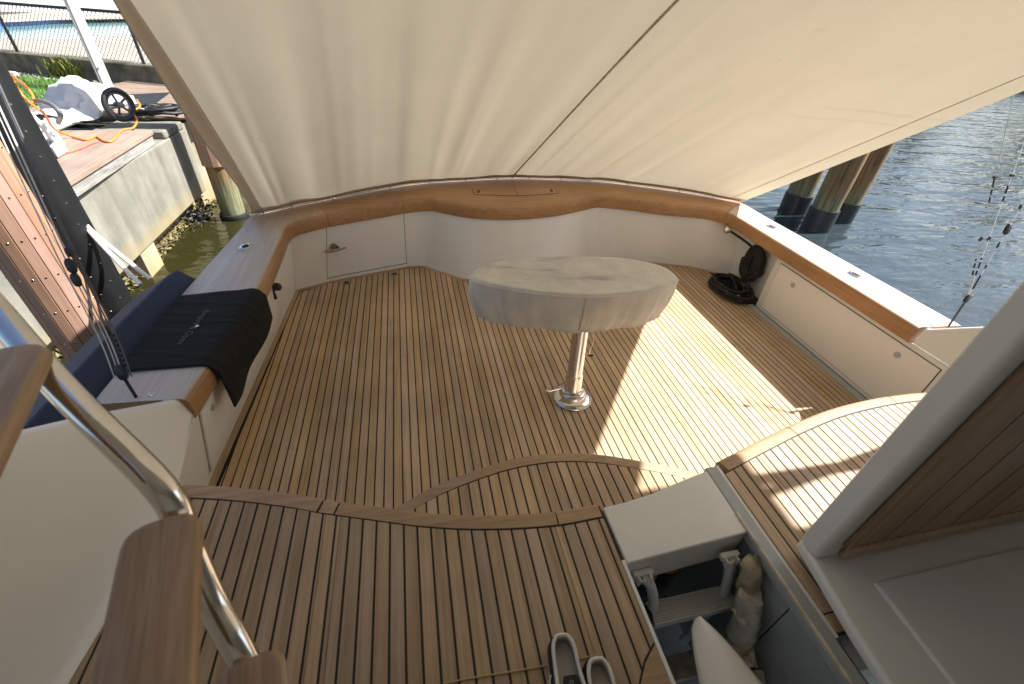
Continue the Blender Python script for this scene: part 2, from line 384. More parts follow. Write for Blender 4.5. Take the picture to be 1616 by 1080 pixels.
def crv(pts, n=8):                       # Catmull-Rom through points
    P = [Vector(p) for p in pts]; P = [P[0] * 2 - P[1]] + P + [P[-1] * 2 - P[-2]]; out = []
    for i in range(1, len(P) - 2):
        a, b, c, d = P[i - 1:i + 3]
        for k in range(n):
            t = k / n
            out.append(0.5 * ((2 * b) + (c - a) * t + (2 * a - 5 * b + 4 * c - d) * t * t + (3 * b - a - 3 * c + d) * t ** 3))
    out.append(P[-2]); return out
def offs(path, d):                       # offset an open XY path to its left
    out = []
    for i, p in enumerate(path):
        t = Vector(path[min(i + 1, len(path) - 1)][:2]) - Vector(path[max(i - 1, 0)][:2]); t.normalize()
        out.append(Vector((p[0] - t.y * d, p[1] + t.x * d)))
    return out

# ================================================================== THE YACHT
yacht = empty('motor_yacht', (0, 0, 0), 'white motor yacht with teak cockpit, teak coamings and open aft deck', 'yacht')
HM, HS = 0.494, 0.298                   # mezzanine and step heights above the cockpit sole
PW = 0.0462; GAP = 0.0074

FOOT = [(-1.003, 3.463), (-0.751, 3.586), (-0.42, 3.69), (-0.083, 3.79), (0.0, 3.795), (0.075, 3.786), (0.186, 3.685), (0.40, 3.50), (0.62, 3.445), (0.87, 3.42), (1.12, 3.44),
        (1.36, 3.50), (1.58, 3.64), (1.70, 3.745), (1.84, 3.765), (2.05, 3.74), (2.35, 3.63), (2.691, 3.513), (2.93, 3.35), (3.04, 3.24)]
TOPP = [(-0.93, 3.46), (-0.66, 3.61), (-0.38, 3.733), (-0.067, 3.868), (0.06, 3.91), (0.19, 3.915), (0.28, 3.85), (0.487, 3.73), (0.68, 3.68), (0.872, 3.66), (1.10, 3.68),
        (1.321, 3.73), (1.55, 3.82), (1.70, 3.89), (1.80, 3.895), (2.07, 3.81), (2.33, 3.675), (2.62, 3.59), (2.84, 3.47), (3.04, 3.36)]
yhi = [(-1.058, 1.3), (-0.968, 3.42)] + [(x, y - 0.042) for x, y in FOOT[1:]] + [(3.0, 3.2)]

sole = MB().add([(-1.2, 0.8, -0.0022), (3.06, 0.8, -0.0022), (3.06, 3.95, -0.0022), (-1.2, 3.95, -0.0022)], [(0, 1, 2, 3)]).build('cockpit_sole', 'caulk', yacht)
def plank(parent, x0, x1, ylo, yh, z, mat, th=0.006, n=4, name='plank'):
    xs = [x0 + (x1 - x0) * i / (n - 1) for i in range(n)]
    lo = [(x, ylo(x)) for x in xs]; hi = [(x, yh(x)) for x in xs]
    if max(h[1] - l[1] for l, h in zip(lo, hi)) < 0.012: return None
    hi = [(x, max(y, l[1] + 0.001)) for (x, y), l in zip(hi, lo)]
    return MB().prism(lo + hi[::-1], z - th, z).build(name, mat, parent, smooth=0)
X0 = -0.207
for i in range(-19, 66):
    a = X0 + i * PW + GAP / 2; b = a + PW - GAP
    plank(sole, a, b, lambda x: 0.86, lambda x: interp(yhi, x), random.uniform(-0.0004, 0.0004), 'teak_deck')
def strip(path, d, z, mat, name, parent, th=0.006, smooth=30):
    o = offs(path, d); return MB().prism([tuple(p[:2]) for p in path] + [tuple(p) for p in o[::-1]], z - th, z).build(name, mat, parent, smooth=smooth)
strip([(-1.112, 1.2), (-1.098, 1.68), (-1.008, 3.468)], -0.037, 0.0, 'teak_deck', 'margin_board', sole)
fp = [Vector(p) for p in FOOT]
strip(fp[:6], -0.036, 0.0008, 'teak_rim', 'margin_board', sole)
strip([p + Vector((0, 0.004)) for p in fp[5:15]], -0.036, 0.0006, 'teak_rim', 'margin_board', sole)
strip(fp[14:], -0.036, 0.0008, 'teak_rim', 'margin_board', sole)
# gutter along the starboard locker
MB().box((2.868, 1.80, -0.001), (0.055, 1.9, 0.012)).build('gutter', 'gelcoat_grey', sole, bev=0.003)
# scuppers
for px, py in ((547, 447), (622, 433)):
    p = W(px, py, 0)
    s_ = MB().lathe([(0.038, 0.0), (0.038, 0.005), (0.026, 0.007), (0.023, 0.004)], (p.x, p.y, 0.0), 20).build('scupper', 'bronze_steel', sole)
    MB().lathe([(0.0225, 0.001), (0.0225, 0.0052)], (p.x, p.y, 0.0), 18).build('drain_hole', 'dark_gap', sole)

# ---- curved step
stepc = crv([tuple(W(x, y, HS)[:2]) + (0,) for x, y in ((600, 812), (621, 801), (682.5, 767), (742, 743), (801, 724.6), (857, 715), (901.6, 713), (950, 716), (1005.6, 724.6), (1061, 735), (1107.7, 747))] + [(1.31, 0.955, 0)], 6)
def stepy(x): return interp([(p.x, p.y) for p in stepc], x)
step = MB().prism([(-0.16, 0.6)] + [(p.x, p.y - 0.012) for p in stepc if p.x > -0.17] + [(1.30, 0.84), (0.58, 0.84), (0.58, 0.6)], 0.001, HS - 0.0022).build('cockpit_step', 'gelcoat_warm', yacht, bev=0)
cs = [Vector((p.x, p.y, 0)) for p in stepc]
MB().prism([(-0.15, 0.66)] + [(p.x, p.y - 0.02) for p in stepc if p.x > -0.16] + [(1.29, 0.85), (0.57, 0.85), (0.57, 0.66)], HS - 0.004, HS - 0.0018).build('caulking', 'caulk', step)
def nosing(path, wd, z, th, mat, parent, flip=1, name='nosing'):
    o1 = path; inn = offs([(p[0], p[1]) for p in path], -wd * flip)
    rings = []
    for p, q in zip(path, inn):
        p = Vector((p[0], p[1])); d = (p - q).normalized()
        pr = [(q, z - th), (p - d * 0.012, z - th), (p - d * 0.003, z - th + 0.006), (p, z - th + 0.014), (p, z - 0.016), (p - d * 0.004, z - 0.006), (p - d * 0.014, z + 0.0006), (p - d * 0.03, z + 0.0016), (q, z + 0.0012)]
        rings.append([Vector((a.x, a.y, h)) for a, h in pr])
    return MB().loft(rings).build(name, mat, parent, smooth=50)
def cutpath(path, x0, x1):
    return [p for p in path if x0 <= p[0] <= x1]
for a, b in ((-0.19, 0.1985), (0.2, 0.8005), (0.802, 1.30)):
    nosing([Vector((x, stepy(x), 0)) for x in [a + (b - a) * k / 24 for k in range(25)]], 0.055, HS, 0.045, 'teak_rim', step)
for i in range(-6, 40):
    a = -0.135 + i * PW + GAP / 2; b = a + PW - GAP
    if b < -0.155 or a > 1.28: continue
    plank(step, max(a, -0.165), b, lambda x: 0.68 if x < 0.55 else 0.845, lambda x: stepy(x) - 0.062, HS, 'teak_deck')

# ---- mezzanine deck, port side of the hatch
mez = crv([(-1.02, 1.205, 0)] + [tuple(W(x, y, HM)[:2]) + (0,) for x, y in ((275, 762), (376, 767), (470, 778), (514, 786), (599, 797.5), (674, 807), (763, 811), (867, 806))] + [(0.597, W(942, 793, HM).y, 0)], 6)
mp_ = [(p.x, p.y) for p in mez]
mezz = MB().prism([(-1.05, -1.0)] + [(x, y - 0.015) for x, y in mp_] + [(0.597, -1.0)], HM - 0.06, HM - 0.0022).build('mezzanine_deck', 'caulk', yacht)
MB().prism([(-1.05, -1.0)] + [(x, y - 0.03) for x, y in mp_] + [(0.59, -1.0)], 0.002, HM - 0.061).build('deck_riser', 'gelcoat_warm', mezz)
for a, b in ((-1.1, -0.402), (-0.395, -0.345), (-0.338, 0.423), (0.427, 0.6)):
    q = [Vector((x, interp(mp_, x), 0)) for x in [a + (b - a) * k / 16 for k in range(17)] if -1.02 <= x <= 0.597]
    nosing(q, 0.058, HM, 0.05, 'teak_rim', mezz)
XM = -0.166
CORN = [(0.455, 0.10), (0.46, 0.195), (0.50, 0.285), (0.545, 0.338), (0.60, 0.378)]
def mlo(x): return -1.0 if x < 0.4545 else interp(CORN, x) + 0.005                 # rounded corner margin at the hatch
cuts = [-0.388, -0.336, 0.407]
for i in range(-19, 18):
    a = XM + i * PW + GAP / 2; b = min(a + PW - GAP, 0.592)
    if a > 0.585: continue
    cs_ = [c for c in cuts if a + 0.004 < c < b - 0.004]
    segs = []; s0 = a
    for c in cs_: segs.append((s0, c - 0.0009)); s0 = c + 0.0009
    segs.append((s0, b))
    for s0, s1 in segs:
        plank(mezz, s0, s1, mlo, lambda x: interp(mp_, x) - 0.066, HM + random.uniform(-0.0003, 0.0003), 'teak_mezz')
MB().prism([(0.457, -0.95), (0.594, -0.95), (0.594, 0.372), (0.545, 0.334), (0.50, 0.280), (0.462, 0.195), (0.457, 0.10)], HM - 0.006, HM).build('margin_board', 'teak_rim', mezz, smooth=0)
# white lip along the hatch
MB().box((0.600, -0.09, HM - 0.03), (0.012, 1.42, 0.066)).build('hatch_lip', 'gelcoat', mezz, bev=0.003)

# ---- starboard mezzanine deck
rd = crv([(1.145, 0.93, 0), (1.163, 0.938, 0), (1.44, 1.017, 0), (1.70, 1.085, 0), (1.969, 1.137, 0), (2.298, 1.162, 0), (2.62, 1.15, 0), (2.95, 1.12, 0)], 6)
rp = [(p.x, p.y) for p in rd]
sdeck = MB().prism([(1.165, 0.29)] + [(x, y - 0.012) for x, y in rp if x > 1.165] + [(2.95, 0.29)], HM - 0.05, HM - 0.0022).build('mezzanine_deck', 'caulk', yacht)
tag(sdeck, 'starboard mezzanine deck half in sunlight')
MB().prism([(1.19, 0.20)] + [(x, y - 0.03) for x, y in rp if x > 1.19] + [(2.9, 0.20)], 0.002, HM - 0.051).build('deck_riser', 'gelcoat_warm', sdeck)
for a, b in ((1.14, 1.612), (1.617, 2.30), (2.305, 2.96)):
    q = [Vector((x, interp(rp, x), 0)) for x in [a + (b - a) * k / 14 for k in range(15)] if 1.145 <= x <= 2.95]
    nosing(q, 0.058, HM, 0.055, 'teak_rim', sdeck)
for i in range(0, 40):
    a = 1.166 + i * PW + (GAP / 2 if i else 0); b = 1.166 + (i + 1) * PW - GAP / 2
    if b > 2.95: break
    if a < 1.37 < b - 0.004:
        plank(sdeck, a, 1.369, lambda x: 0.345, lambda x: interp(rp, x) - 0.066, HM, 'teak_mezz'); a = 1.371
    plank(sdeck, a, b, lambda x: 0.345, lambda x: interp(rp, x) - 0.066, HM, 'teak_mezz')
MB().box((1.30, 0.315, HM - 0.004), (0.27, 0.05, 0.012)).build('margin_board', 'teak_rim', sdeck, bev=0.003)

# ---- engine-room hatch well
well = MB().prism([(0.607, 0.822), (0.70, 0.828), (0.823, 0.845), (0.967, 0.878), (1.10, 0.905), (1.100, 0.634), (0.61, 0.607)], HM - 0.17, HM - 0.004).build('hatch_well', 'gelcoat_dirty', yacht, bev=0.006)
MB().box((0.87, 0.825, -0.06), (0.56, 0.016, 0.88)).build('aft_shade_panel', 'dark_gap', well)  # near-black sheet painting in the shade deep inside the hatch
MB().box((1.128, 0.27, HM - 0.030), (0.052, 1.30, 0.05)).build('gutter', 'gelcoat_grey', well, bev=0.006)
MB().box((1.1035, 0.16, HM - 0.006), (0.011, 1.10, 0.02)).build('hatch_seal', 'bundle_wrap', well, bev=0.003)
MB().box((1.158, 0.60, HM - 0.028), (0.012, 0.64, 0.045)).build('deck_edge', 'gelcoat', well)
for y0, y1 in ((0.40, 0.80), (0.18, 0.395), (-0.1, 0.175), (-0.5, -0.105)):
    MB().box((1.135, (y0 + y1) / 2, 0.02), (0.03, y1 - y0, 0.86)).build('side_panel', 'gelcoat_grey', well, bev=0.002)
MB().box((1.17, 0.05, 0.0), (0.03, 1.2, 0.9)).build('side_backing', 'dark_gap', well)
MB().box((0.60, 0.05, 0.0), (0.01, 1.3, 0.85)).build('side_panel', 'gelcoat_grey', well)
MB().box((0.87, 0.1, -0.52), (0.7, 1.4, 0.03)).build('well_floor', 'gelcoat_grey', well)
# access ladder in the well: handles, hinge plates, ribbed tread
lad = empty('access_ladder'); lad.parent = well
def tread_strip(x0, x1, y0, y1, z):
    mb = MB(); mb.box(((x0 + x1) / 2, (y0 + y1) / 2, z - 0.02), (x1 - x0, y1 - y0, 0.03))
    n = 10
    for k in range(n):
        mb.box(((x0 + x1) / 2, y0 + (y1 - y0) * (k + 0.5) / n, z - 0.002), (x1 - x0, (y1 - y0) / n * 0.6, 0.008))
    return mb
tread_strip(0.742, 1.09, 0.50, 0.58, 0.20).build('tread', 'gelcoat', lad)
tread_strip(0.785, 1.09, 0.40, 0.49, -0.16).build('tread', 'bundle_wrap', lad)
for px, zt, x in ((1012, 0.40, 0.685), (1160, 0.40, 1.03)):
    y = 0.592; e_ = 1 if x < 0.8 else 0.4
    MB().tube(crv([(x, y, zt), (x + 0.035 * e_, y - 0.012, zt - 0.05), (x + 0.062 * e_, y - 0.03, zt - 0.14), (x + 0.066 * e_, y - 0.04, zt - 0.24), (x + 0.06 * e_, y - 0.03, zt - 0.7)], 6), 0.019, 12).build('handle', 'gelcoat', lad)
    MB().box((x, y + 0.008, zt + 0.012), (0.075, 0.02, 0.022)).box((x - 0.022, y - 0.006, zt), (0.008, 0.03, 0.04)).box((x + 0.022, y - 0.006, zt), (0.008, 0.03, 0.04)).build('hinge_plate', 'gelcoat_dirty', lad, bev=0.003)
    MB().tube([(x - 0.034, y - 0.006, zt - 0.004), (x + 0.034, y - 0.006, zt - 0.004)], 0.005, 8).build('hinge_pin', 'stainless', lad)
MB().lathe([(0.0, -0.012), (0.03, -0.012), (0.036, 0.0), (0.03, 0.012), (0.0, 0.012)], (0.728, 0.54, 0.19), 16, (1, 0, 0)).build('end_cap', 'black_rubber', lad)
# white pointed fairing rising in the hatch
def fair(u, v):
    hw = 0.125 * (1 - v) ** 0.6 + 0.004
    x = 0.80 + (u - 0.5) * 2 * hw; y = 0.10 + v * 0.33
    z = 0.40 + 0.05 * (1 - (2 * u - 1) ** 2) * (1 - v * 0.5)
    return (x, y, z)
MB().grid(14, 18, fair).build('hatch_fairing', 'gelcoat', well, solid=0.012)
MB().box((0.815, 0.06, 0.36), (0.27, 0.20, 0.05)).build('fairing_base', 'gelcoat', well, bev=0.015, segs=4)

# ---- transom wall, door and cockpit sides
def wallpts(i0, i1, z0=0.0, z1=0.5, back=0.0):
    a = []; b = []
    for i in range(i0, i1 + 1):
        f_, t_ = Vector(FOOT[i]), Vector(TOPP[i]); a.append((f_.x, f_.y + back, z0)); b.append((t_.x, t_.y + back, z1))
    return a, b
def wl(i, t, h):                       # point on the transom face: station i..i+1, height fraction h
    k = min(int(i), len(FOOT) - 2); t = i - k
    f_ = Vector(FOOT[k]).lerp(Vector(FOOT[k + 1]), t); p = Vector(TOPP[k]).lerp(Vector(TOPP[k + 1]), t)
    q = f_.lerp(p, h); return Vector((q.x, q.y, -0.01 + h * 0.52))
def wall_grid(s0, s1, h0, h1, back, n, name, mat, parent, solid=0):
    def fn(u, v):
        p = wl(s0 + (s1 - s0) * u, 0, h0 + (h1 - h0) * v); p.y += back; return p
    return MB().grid(n, 6, fn).build(name, mat, parent, smooth=35, solid=solid)
DL, DR = 0.93, 2.98
trans = wall_grid(0, DL - 0.012, 0, 1, 0.0, 6, 'transom', 'gelcoat_warm', yacht)
wall_grid(DR + 0.012, 19, 0, 1, 0.0, 60, 'transom_panel', 'gelcoat_warm', trans)
wall_grid(DL - 0.012, DR + 0.012, 0, 0.075, 0.0, 8, 'door_sill', 'gelcoat_warm', trans)
wall_grid(0, 5, 0, 1, 0.03, 20, 'transom_backing', 'dark_gap', trans)
door = wall_grid(DL, DR, 0.085, 1.0, 0.001, 10, 'transom_door', 'gelcoat_warm', yacht)
dp = wl(DL + 0.12, 0, 0.60) + V(0, -0.006, 0)
MB().box(dp + V(-0.05, -0.003, -0.01), (0.022, 0.014, 0.055)).build('strike_plate', 'bronze_steel', door, bev=0.003)
MB().lathe([(0.0, -0.006), (0.032, -0.006), (0.036, 0.004), (0.030, 0.012), (0, 0.012)], dp + V(0.03, 0.0, 0.01), 20, (0, -1, 0)).build('latch_rose', 'bronze_steel', door)
MB().tube([dp + V(-0.045, -0.035, -0.012), dp + V(-0.01, -0.042, -0.010), dp + V(0.04, -0.045, 0.0), dp + V(0.09, -0.042, 0.008), dp + V(0.125, -0.040, 0.020)], 0.01, 8, rr=[0.012, 0.014, 0.013, 0.008, 0.006]).build('latch_handle', 'bronze_steel', door)
MB().tube([dp + V(0.03, -0.005, 0.0), dp + V(0.03, -0.045, -0.004)], 0.012, 10).build('latch_spindle', 'bronze_steel', door)

# port side inner wall
pw = [(-1.112, 1.15), (-1.098, 1.68), (-1.05, 2.6), (-1.003, 3.463)]
pt = [(-0.925, 1.15), (-0.992, 1.60), (-0.95, 2.6), (-0.93, 3.46)]
def sidegrid(a, b, z0, z1, name, mat, parent, n=10, off=0.0):
    def fn(u, v):
        t = u * (len(a) - 1); k = min(int(t), len(a) - 2); t -= k
        p = Vector(a[k]).lerp(Vector(a[k + 1]), t); q = Vector(b[k]).lerp(Vector(b[k + 1]), t); r = p.lerp(q, v)
        return (r.x + off, r.y, z0 + (z1 - z0) * v)
    return MB().grid(n, 5, fn).build(name, mat, parent)
ps = sidegrid(pw, pt, 0, 0.51, 'port_side_wall', 'gelcoat_warm', yacht)
# port locker door, a thin panel standing proud of the wall
def lerp2(a, b, t): return Vector(a).lerp(Vector(b), t)
def portpan(u, v, y0=1.60, y1=3.0, z0=0.05, z1=0.45, off=0.010):
    y = y0 + (y1 - y0) * u; z = z0 + (z1 - z0) * v
    xf = interp([(p[1], p[0]) for p in pw], y); xt = interp([(p[1], p[0]) for p in pt], y)
    return (xf + (xt - xf) * z / 0.51 + off, y, z)
pp = MB().grid(8, 4, portpan).build('port_locker_door', 'gelcoat_warm', yacht, solid=0.012, bev=0.003)
lp = Vector(portpan((1.70 - 1.60) / 1.40, 0.85))
MB().lathe([(0.0, 0), (0.017, 0), (0.017, 0.004), (0.012, 0.007), (0, 0.007)], lp + V(0.006, 0, 0), 18, (1, 0, 0)).build('push_latch', 'gelcoat_grey', pp)
# louvre vent on the port wall
vp = WX(425, 476, -0.985)
vent = MB().box(vp + V(0.002, 0, 0), (0.010, 0.10, 0.075)).build('side_vent', 'gelcoat_grey', ps, bev=0.003)
for k in range(5):
    MB().box(vp + V(0.010, -0.036 + k * 0.018, 0), (0.008, 0.010, 0.062)).build('vent_slat', 'gelcoat_warm', ps)

# starboard side: outer wall with a corner recess, locker panel in front
MB().box((3.03, 2.3, 0.245), (0.03, 2.6, 0.49)).build('starboard_side_wall', 'gelcoat', yacht)
spn = MB().prism([(2.897, 1.30), (2.897, 2.715), (2.912, 2.735), (3.02, 2.735), (3.02, 1.30)], 0.004, 0.485).build('starboard_locker', 'gelcoat_warm', yacht, bev=0.006)
MB().box((2.8935, 1.99, 0.245), (0.008, 1.33, 0.41)).build('locker_door', 'gelcoat_warm', spn, bev=0.003)
MB().box((2.8965, 1.99, 0.245), (0.004, 1.338, 0.418)).build('door_gap', 'caulk', spn)
for y, z in ((2.464, 0.361), (1.554, 0.38)):
    l_ = MB().lathe([(0.0, 0), (0.020, 0), (0.020, 0.003), (0.014, 0.005), (0, 0.004)], (2.8895, y, z), 20, (-1, 0, 0)).build('push_latch', 'gelcoat_grey', spn)
MB().prism([(2.93, 1.10), (2.91, 1.296), (3.02, 1.296), (3.02, 1.10)], 0.3, 0.485).build('forward_panel', 'gelcoat_warm', spn, bev=0.004)
# chrome hawse in the starboard corner
hw = WX(1148, 362, 2.84)
MB().lathe([(0.0, 0.0), (0.032, 0.0), (0.036, 0.012), (0.030, 0.028), (0.018, 0.034), (0.014, 0.02), (0, 0.018)], (hw.x, hw.y, hw.z), 22, (-0.7, -0.7, 0)).build('hawse_ring', 'stainless', trans)

# ---- teak coaming caps
PAIR = [((-0.975, 1.54), (-1.335, 1.56)), ((-0.93, 2.0), (-1.32, 2.0)), ((-0.898, 2.41), (-1.30, 2.4)), ((-0.903, 3.05), (-1.25, 3.05)), ((-0.910, 3.30), (-1.225, 3.35)),
        ((-0.882, 3.425), (-1.209, 3.568)), ((-0.812, 3.489), (-1.0, 3.73)), ((-0.66, 3.584), (-0.80, 3.86)), ((-0.38, 3.707), (-0.45, 4.06)), ((-0.067, 3.84), (-0.06, 4.275)),
        ((0.08, 3.885), (0.1, 4.33)), ((0.185, 3.885), (0.25, 4.36)), ((0.28, 3.821), (0.35, 4.385)), ((0.487, 3.70), (0.5, 4.41)), ((0.68, 3.652), (0.7, 4.445)), ((0.872, 3.631), (0.9, 4.465)),
        ((1.10, 3.65), (1.1, 4.47)), ((1.321, 3.70), (1.32, 4.455)), ((1.55, 3.79), (1.55, 4.415)), ((1.735, 3.872), (1.75, 4.375)), ((1.83, 3.865), (1.9, 4.345)), ((2.072, 3.777), (2.1, 4.285)), ((2.334, 3.643), (2.4, 4.14)),
        ((2.618, 3.559), (2.72, 3.965)), ((2.755, 3.492), (2.95, 3.79)), ((2.83, 3.39), (3.147, 3.632)), ((2.856, 3.25), (3.15, 3.25)), ((2.862, 2.4), (3.165, 2.4)), ((2.869, 1.542), (3.18, 1.52))]
ZC = 0.60
def cap_seg(i0, i1, mat, name='coaming_cap', label=None):
    idx = []
    pts_i = crv([(*p[0], 0) for p in PAIR], 4); pts_o = crv([(*p[1], 0) for p in PAIR], 4)
    rings = []
    a, b = int(i0 * 4), int(i1 * 4)
    for k in range(a, b + 1):
        I, O = pts_i[k].copy(), pts_o[k].copy()
        t = (pts_i[min(k + 1, len(pts_i) - 1)] - pts_i[max(k - 1, 0)]).normalized()
        n = Vector((t.y, -t.x, 0))                        # inboard
        if k == a and i0 > 0: I += t * 0.0012; O += t * 0.0012
        if k == b and i1 < len(PAIR) - 1: I -= t * 0.0012; O -= t * 0.0012
        pr = [(O, ZC - 0.05), (O + (I - O) * 0.004, ZC - 0.01), (O + (I - O) * 0.03, ZC), (O.lerp(I, 0.5), ZC + 0.002), (I - n * 0.034, ZC), (I - n * 0.016, ZC - 0.004), (I - n * 0.005, ZC - 0.014), (I, ZC - 0.030),
              (I, ZC - 0.10), (I - n * 0.004, ZC - 0.111), (I - n * 0.014, ZC - 0.115), (I - n * 0.07, ZC - 0.115), (O.lerp(I, 0.4), ZC - 0.115)]
        rings.append([Vector((p.x, p.y, z)) for p, z in pr])
    o = MB().loft(rings).build(name, mat, yacht, smooth=45)
    if label: o['label'] = label
    return o
capP = cap_seg(0, 7, 'teak_cap', label='port teak coaming cap, sky sheen painted on top')
cap_seg(7, 9, 'teak_transom', label='teak cap over the transom door')
capT = cap_seg(9, 25, 'teak_transom', label='teak transom cap with bowed centre')
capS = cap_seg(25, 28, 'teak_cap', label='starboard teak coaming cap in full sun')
# flush rod holders
def rod_holder(px, py, parent, ang=0.0):
    p = W(px, py, ZC + 0.002)
    ell = lambda r, z: [Vector((p.x + r * 1.0 * math.cos(a) * math.cos(ang) - r * 1.55 * math.sin(a) * math.sin(ang), p.y + r * math.cos(a) * math.sin(ang) + r * 1.55 * math.sin(a) * math.cos(ang), p.z + z)) for a in [2 * math.pi * k / 24 for k in range(24)]]
    MB().loft([ell(0.036, 0.0), ell(0.036, 0.004), ell(0.032, 0.008), ell(0.023, 0.010), ell(0.021, 0.006), ell(0.019, 0.002)]).build('rod_holder', 'stainless', parent)
    MB().loft([ell(0.0175, 0.003), ell(0.0175, 0.0065)]).build('rod_holder_bore', 'dark_gap', parent)
rod_holder(388, 390, capP); rod_holder(1217, 359, capS); rod_holder(1349, 435, capS)
for px, py, pr in ((239, 624, capP), (1470, 514, capS)):
    p = W(px, py, ZC + 0.001); MB().lathe([(0.012, 0), (0.012, 0.003), (0.006, 0.004), (0.0055, 0.001)], p, 14).build('deck_eye', 'stainless', pr)
# hatch lids let into the transom cap
def lid(x0, x1, nm='bait_hatch'):
    f = lambda x: 3.925 + 0.055 * ((x - 0.98) / 0.42) ** 2
    xs = [x0 + (x1 - x0) * k / 8 for k in range(9)]
    return [(x, f(x)) for x in xs], [(x, 4.13 + 0.012 * (1 - ((x - 0.98) / 0.42) ** 2)) for x in xs]
lo, hi = lid(0.572, 1.388)
MB().prism(lo + hi[::-1], ZC - 0.02, ZC + 0.0034).build('hatch_groove', 'dark_gap', capT, smooth=0)
for a, b in ((0.577, 0.977), (0.982, 1.383)):
    lo, hi = lid(a, b); lo = [(x, y + 0.005) for x, y in lo]; hi = [(x, y - 0.005) for x, y in hi]
    MB().prism(lo + hi[::-1], ZC - 0.01, ZC + 0.0046).build('bait_hatch', 'teak_transom', capT, smooth=0)
for x in (0.625, 1.335):
    MB().box((x, 4.05, ZC + 0.0052), (0.022, 0.065, 0.002), rz=-0.25).build('finger_slot', 'caulk', capT)
# hull sides outboard, transom outside
hp = [Vector((p[1][0], p[1][1])) for p in PAIR]
rings = []
for k, p in enumerate(hp):
    c = Vector((0.97, 2.2)); d = (p - c).normalized()
    rings.append([Vector((*(p - d * 0.002), ZC - 0.03)), Vector((*(p + d * 0.02), ZC - 0.10)), Vector((*(p + d * 0.0), 0.1)), Vector((*(p - d * 0.08), -0.9))])
MB().loft(rings, closed=False, cap=False).build('hull', 'gelcoat', yacht)

# ---- side wings sweeping up from the coamings to the bridge overhang
def wing(side):
    if side < 0:
        top = [WX(272, 632, -1.012), WX(150, 655, -1.035), WX(40, 680, -1.06)]
        foot = [(-0.985, 1.54), (-0.925, 1.19), (-0.965, 0.84), (-1.0, 0.59), (-1.02, 0.2), (-1.03, -1.1)]
    else:
        top = [WX(1466, 520, 2.882), WX(1530, 517, 2.90), WX(1590, 515, 2.92)]
        foot = [(2.885, 1.51), (2.90, 1.25), (2.92, 0.84), (2.95, 0.59), (2.97, 0.2), (2.98, -1.1)]
    d = top[2] - top[1]
    top = [top[0] + V(0, 0.02, -0.004)] + top[0:] + [V(top[2].x + side * 0.02, top[2].y - 0.32, top[2].z + 0.25), V(top[2].x + side * 0.05, top[2].y - 0.62, top[2].z + 0.52), V(top[2].x + side * 0.06, 0.10, 2.05), V(top[2].x + side * 0.06, -0.12, 2.505)]
    tp_ = crv(top, 5)
    fx = lambda y: interp(sorted((q[1], q[0]) for q in foot), y)
    th = 0.05 * side
    rings = []
    for p in tp_:
        x0 = fx(p.y); zb = 0.02; r_ = 0.016
        def X(z): return x0 + (p.x - x0) * max(0.0, min(1.0, (z - 0.5) / max(0.05, p.z - 0.5)))
        zs = ([zb, HM - 0.01, HM + 0.008, HM + 0.03] if p.y < 1.17 else [0.498, 0.503, 0.510, HM + 0.03]) + [HM + 0.03 + (p.z - r_ - HM - 0.03) * k / 5 for k in range(1, 6)]
        cov = ([0.0, -0.030 * side, -0.018 * side, -0.002 * side] if p.y < 1.17 else [0] * 4) + [0] * 5      # cove where the wall meets the deck
        pr = [(X(z) + c, z) for z, c in zip(zs, cov)]
        pr += [(p.x + th * 0.08, p.z - 0.006), (p.x + th * 0.3, p.z), (p.x + th * 0.7, p.z), (p.x + th * 0.95, p.z - 0.008), (p.x + th, p.z - 0.03), (p.x + th, zs[0])]
        rings.append([Vector((x, p.y, z)) for x, z in pr])
    return MB().loft(rings).build('side_wing', 'gelcoat', yacht, smooth=50)
wing(-1); wing(1)

# ---- bridge ladder, close to port
ladder = empty('bridge_ladder'); ladder.parent = yacht
def dep(px, py, t): return CAM + ray(px, py) * t
T2 = dep(254, 820, 0.76); T1 = dep(15, 548, 0.80); T3 = dep(392, 1040, 0.79)
def tread(P, L_=0.36, wd=0.116, ang=-0.26, drop=0.0):
    ax = V(0, -1, 0); sd = V(1, 0, 0); up = V(0, 0, 1)
    th = 0.034; rings = []
    for s, k in ((0.0, 0.55), (0.005, 0.78), (0.014, 0.92), (0.03, 0.98), (0.07, 1.0), (L_ * 0.5, 1.02), (L_, 1.05)):
        h = wd / 2 * k; r = 0.011
        prof = []
        for cx, cz, a0 in ((h - r, -r, 0), (-(h - r), -r, 90), (-(h - r), -th + r, 180), (h - r, -th + r, 270)):
            for q in range(4):
                a = R(a0 + q * 30); prof.append((cx + r * math.cos(a), cz + r * math.sin(a)))
        rings.append([ax * s + sd * x + up * z for x, z in prof])
    o = MB().loft(rings).build('tread', 'teak_tread', ladder, smooth=50); o.location = P; o.rotation_euler = (0, 0, -ang); return o
tread(T2); tread(T1); tread(T3)
rail = crv([dep(-140, 335, 0.92), dep(-50, 442, 0.88), dep(0, 500, 0.86), dep(83, 597, 0.83), dep(150, 666, 0.81), dep(208, 722, 0.80), dep(250, 766, 0.79), dep(277, 805, 0.80), dep(300, 870, 0.82), dep(334, 948, 0.83), dep(368, 1010, 0.82), dep(400, 1070, 0.82), dep(450, 1160, 0.83)], 6)
MB().tube(rail, 0.0258, 24).build('rail', 'stainless', ladder, smooth=80)
for P in (T2,):
    MB().lathe([(0.0, 0), (0.009, 0), (0.009, 0.012), (0, 0.014)], P + V(0.022, 0.014, -0.02), 12, (0.3, 0.4, 1)).build('weld_boss', 'stainless', ladder)

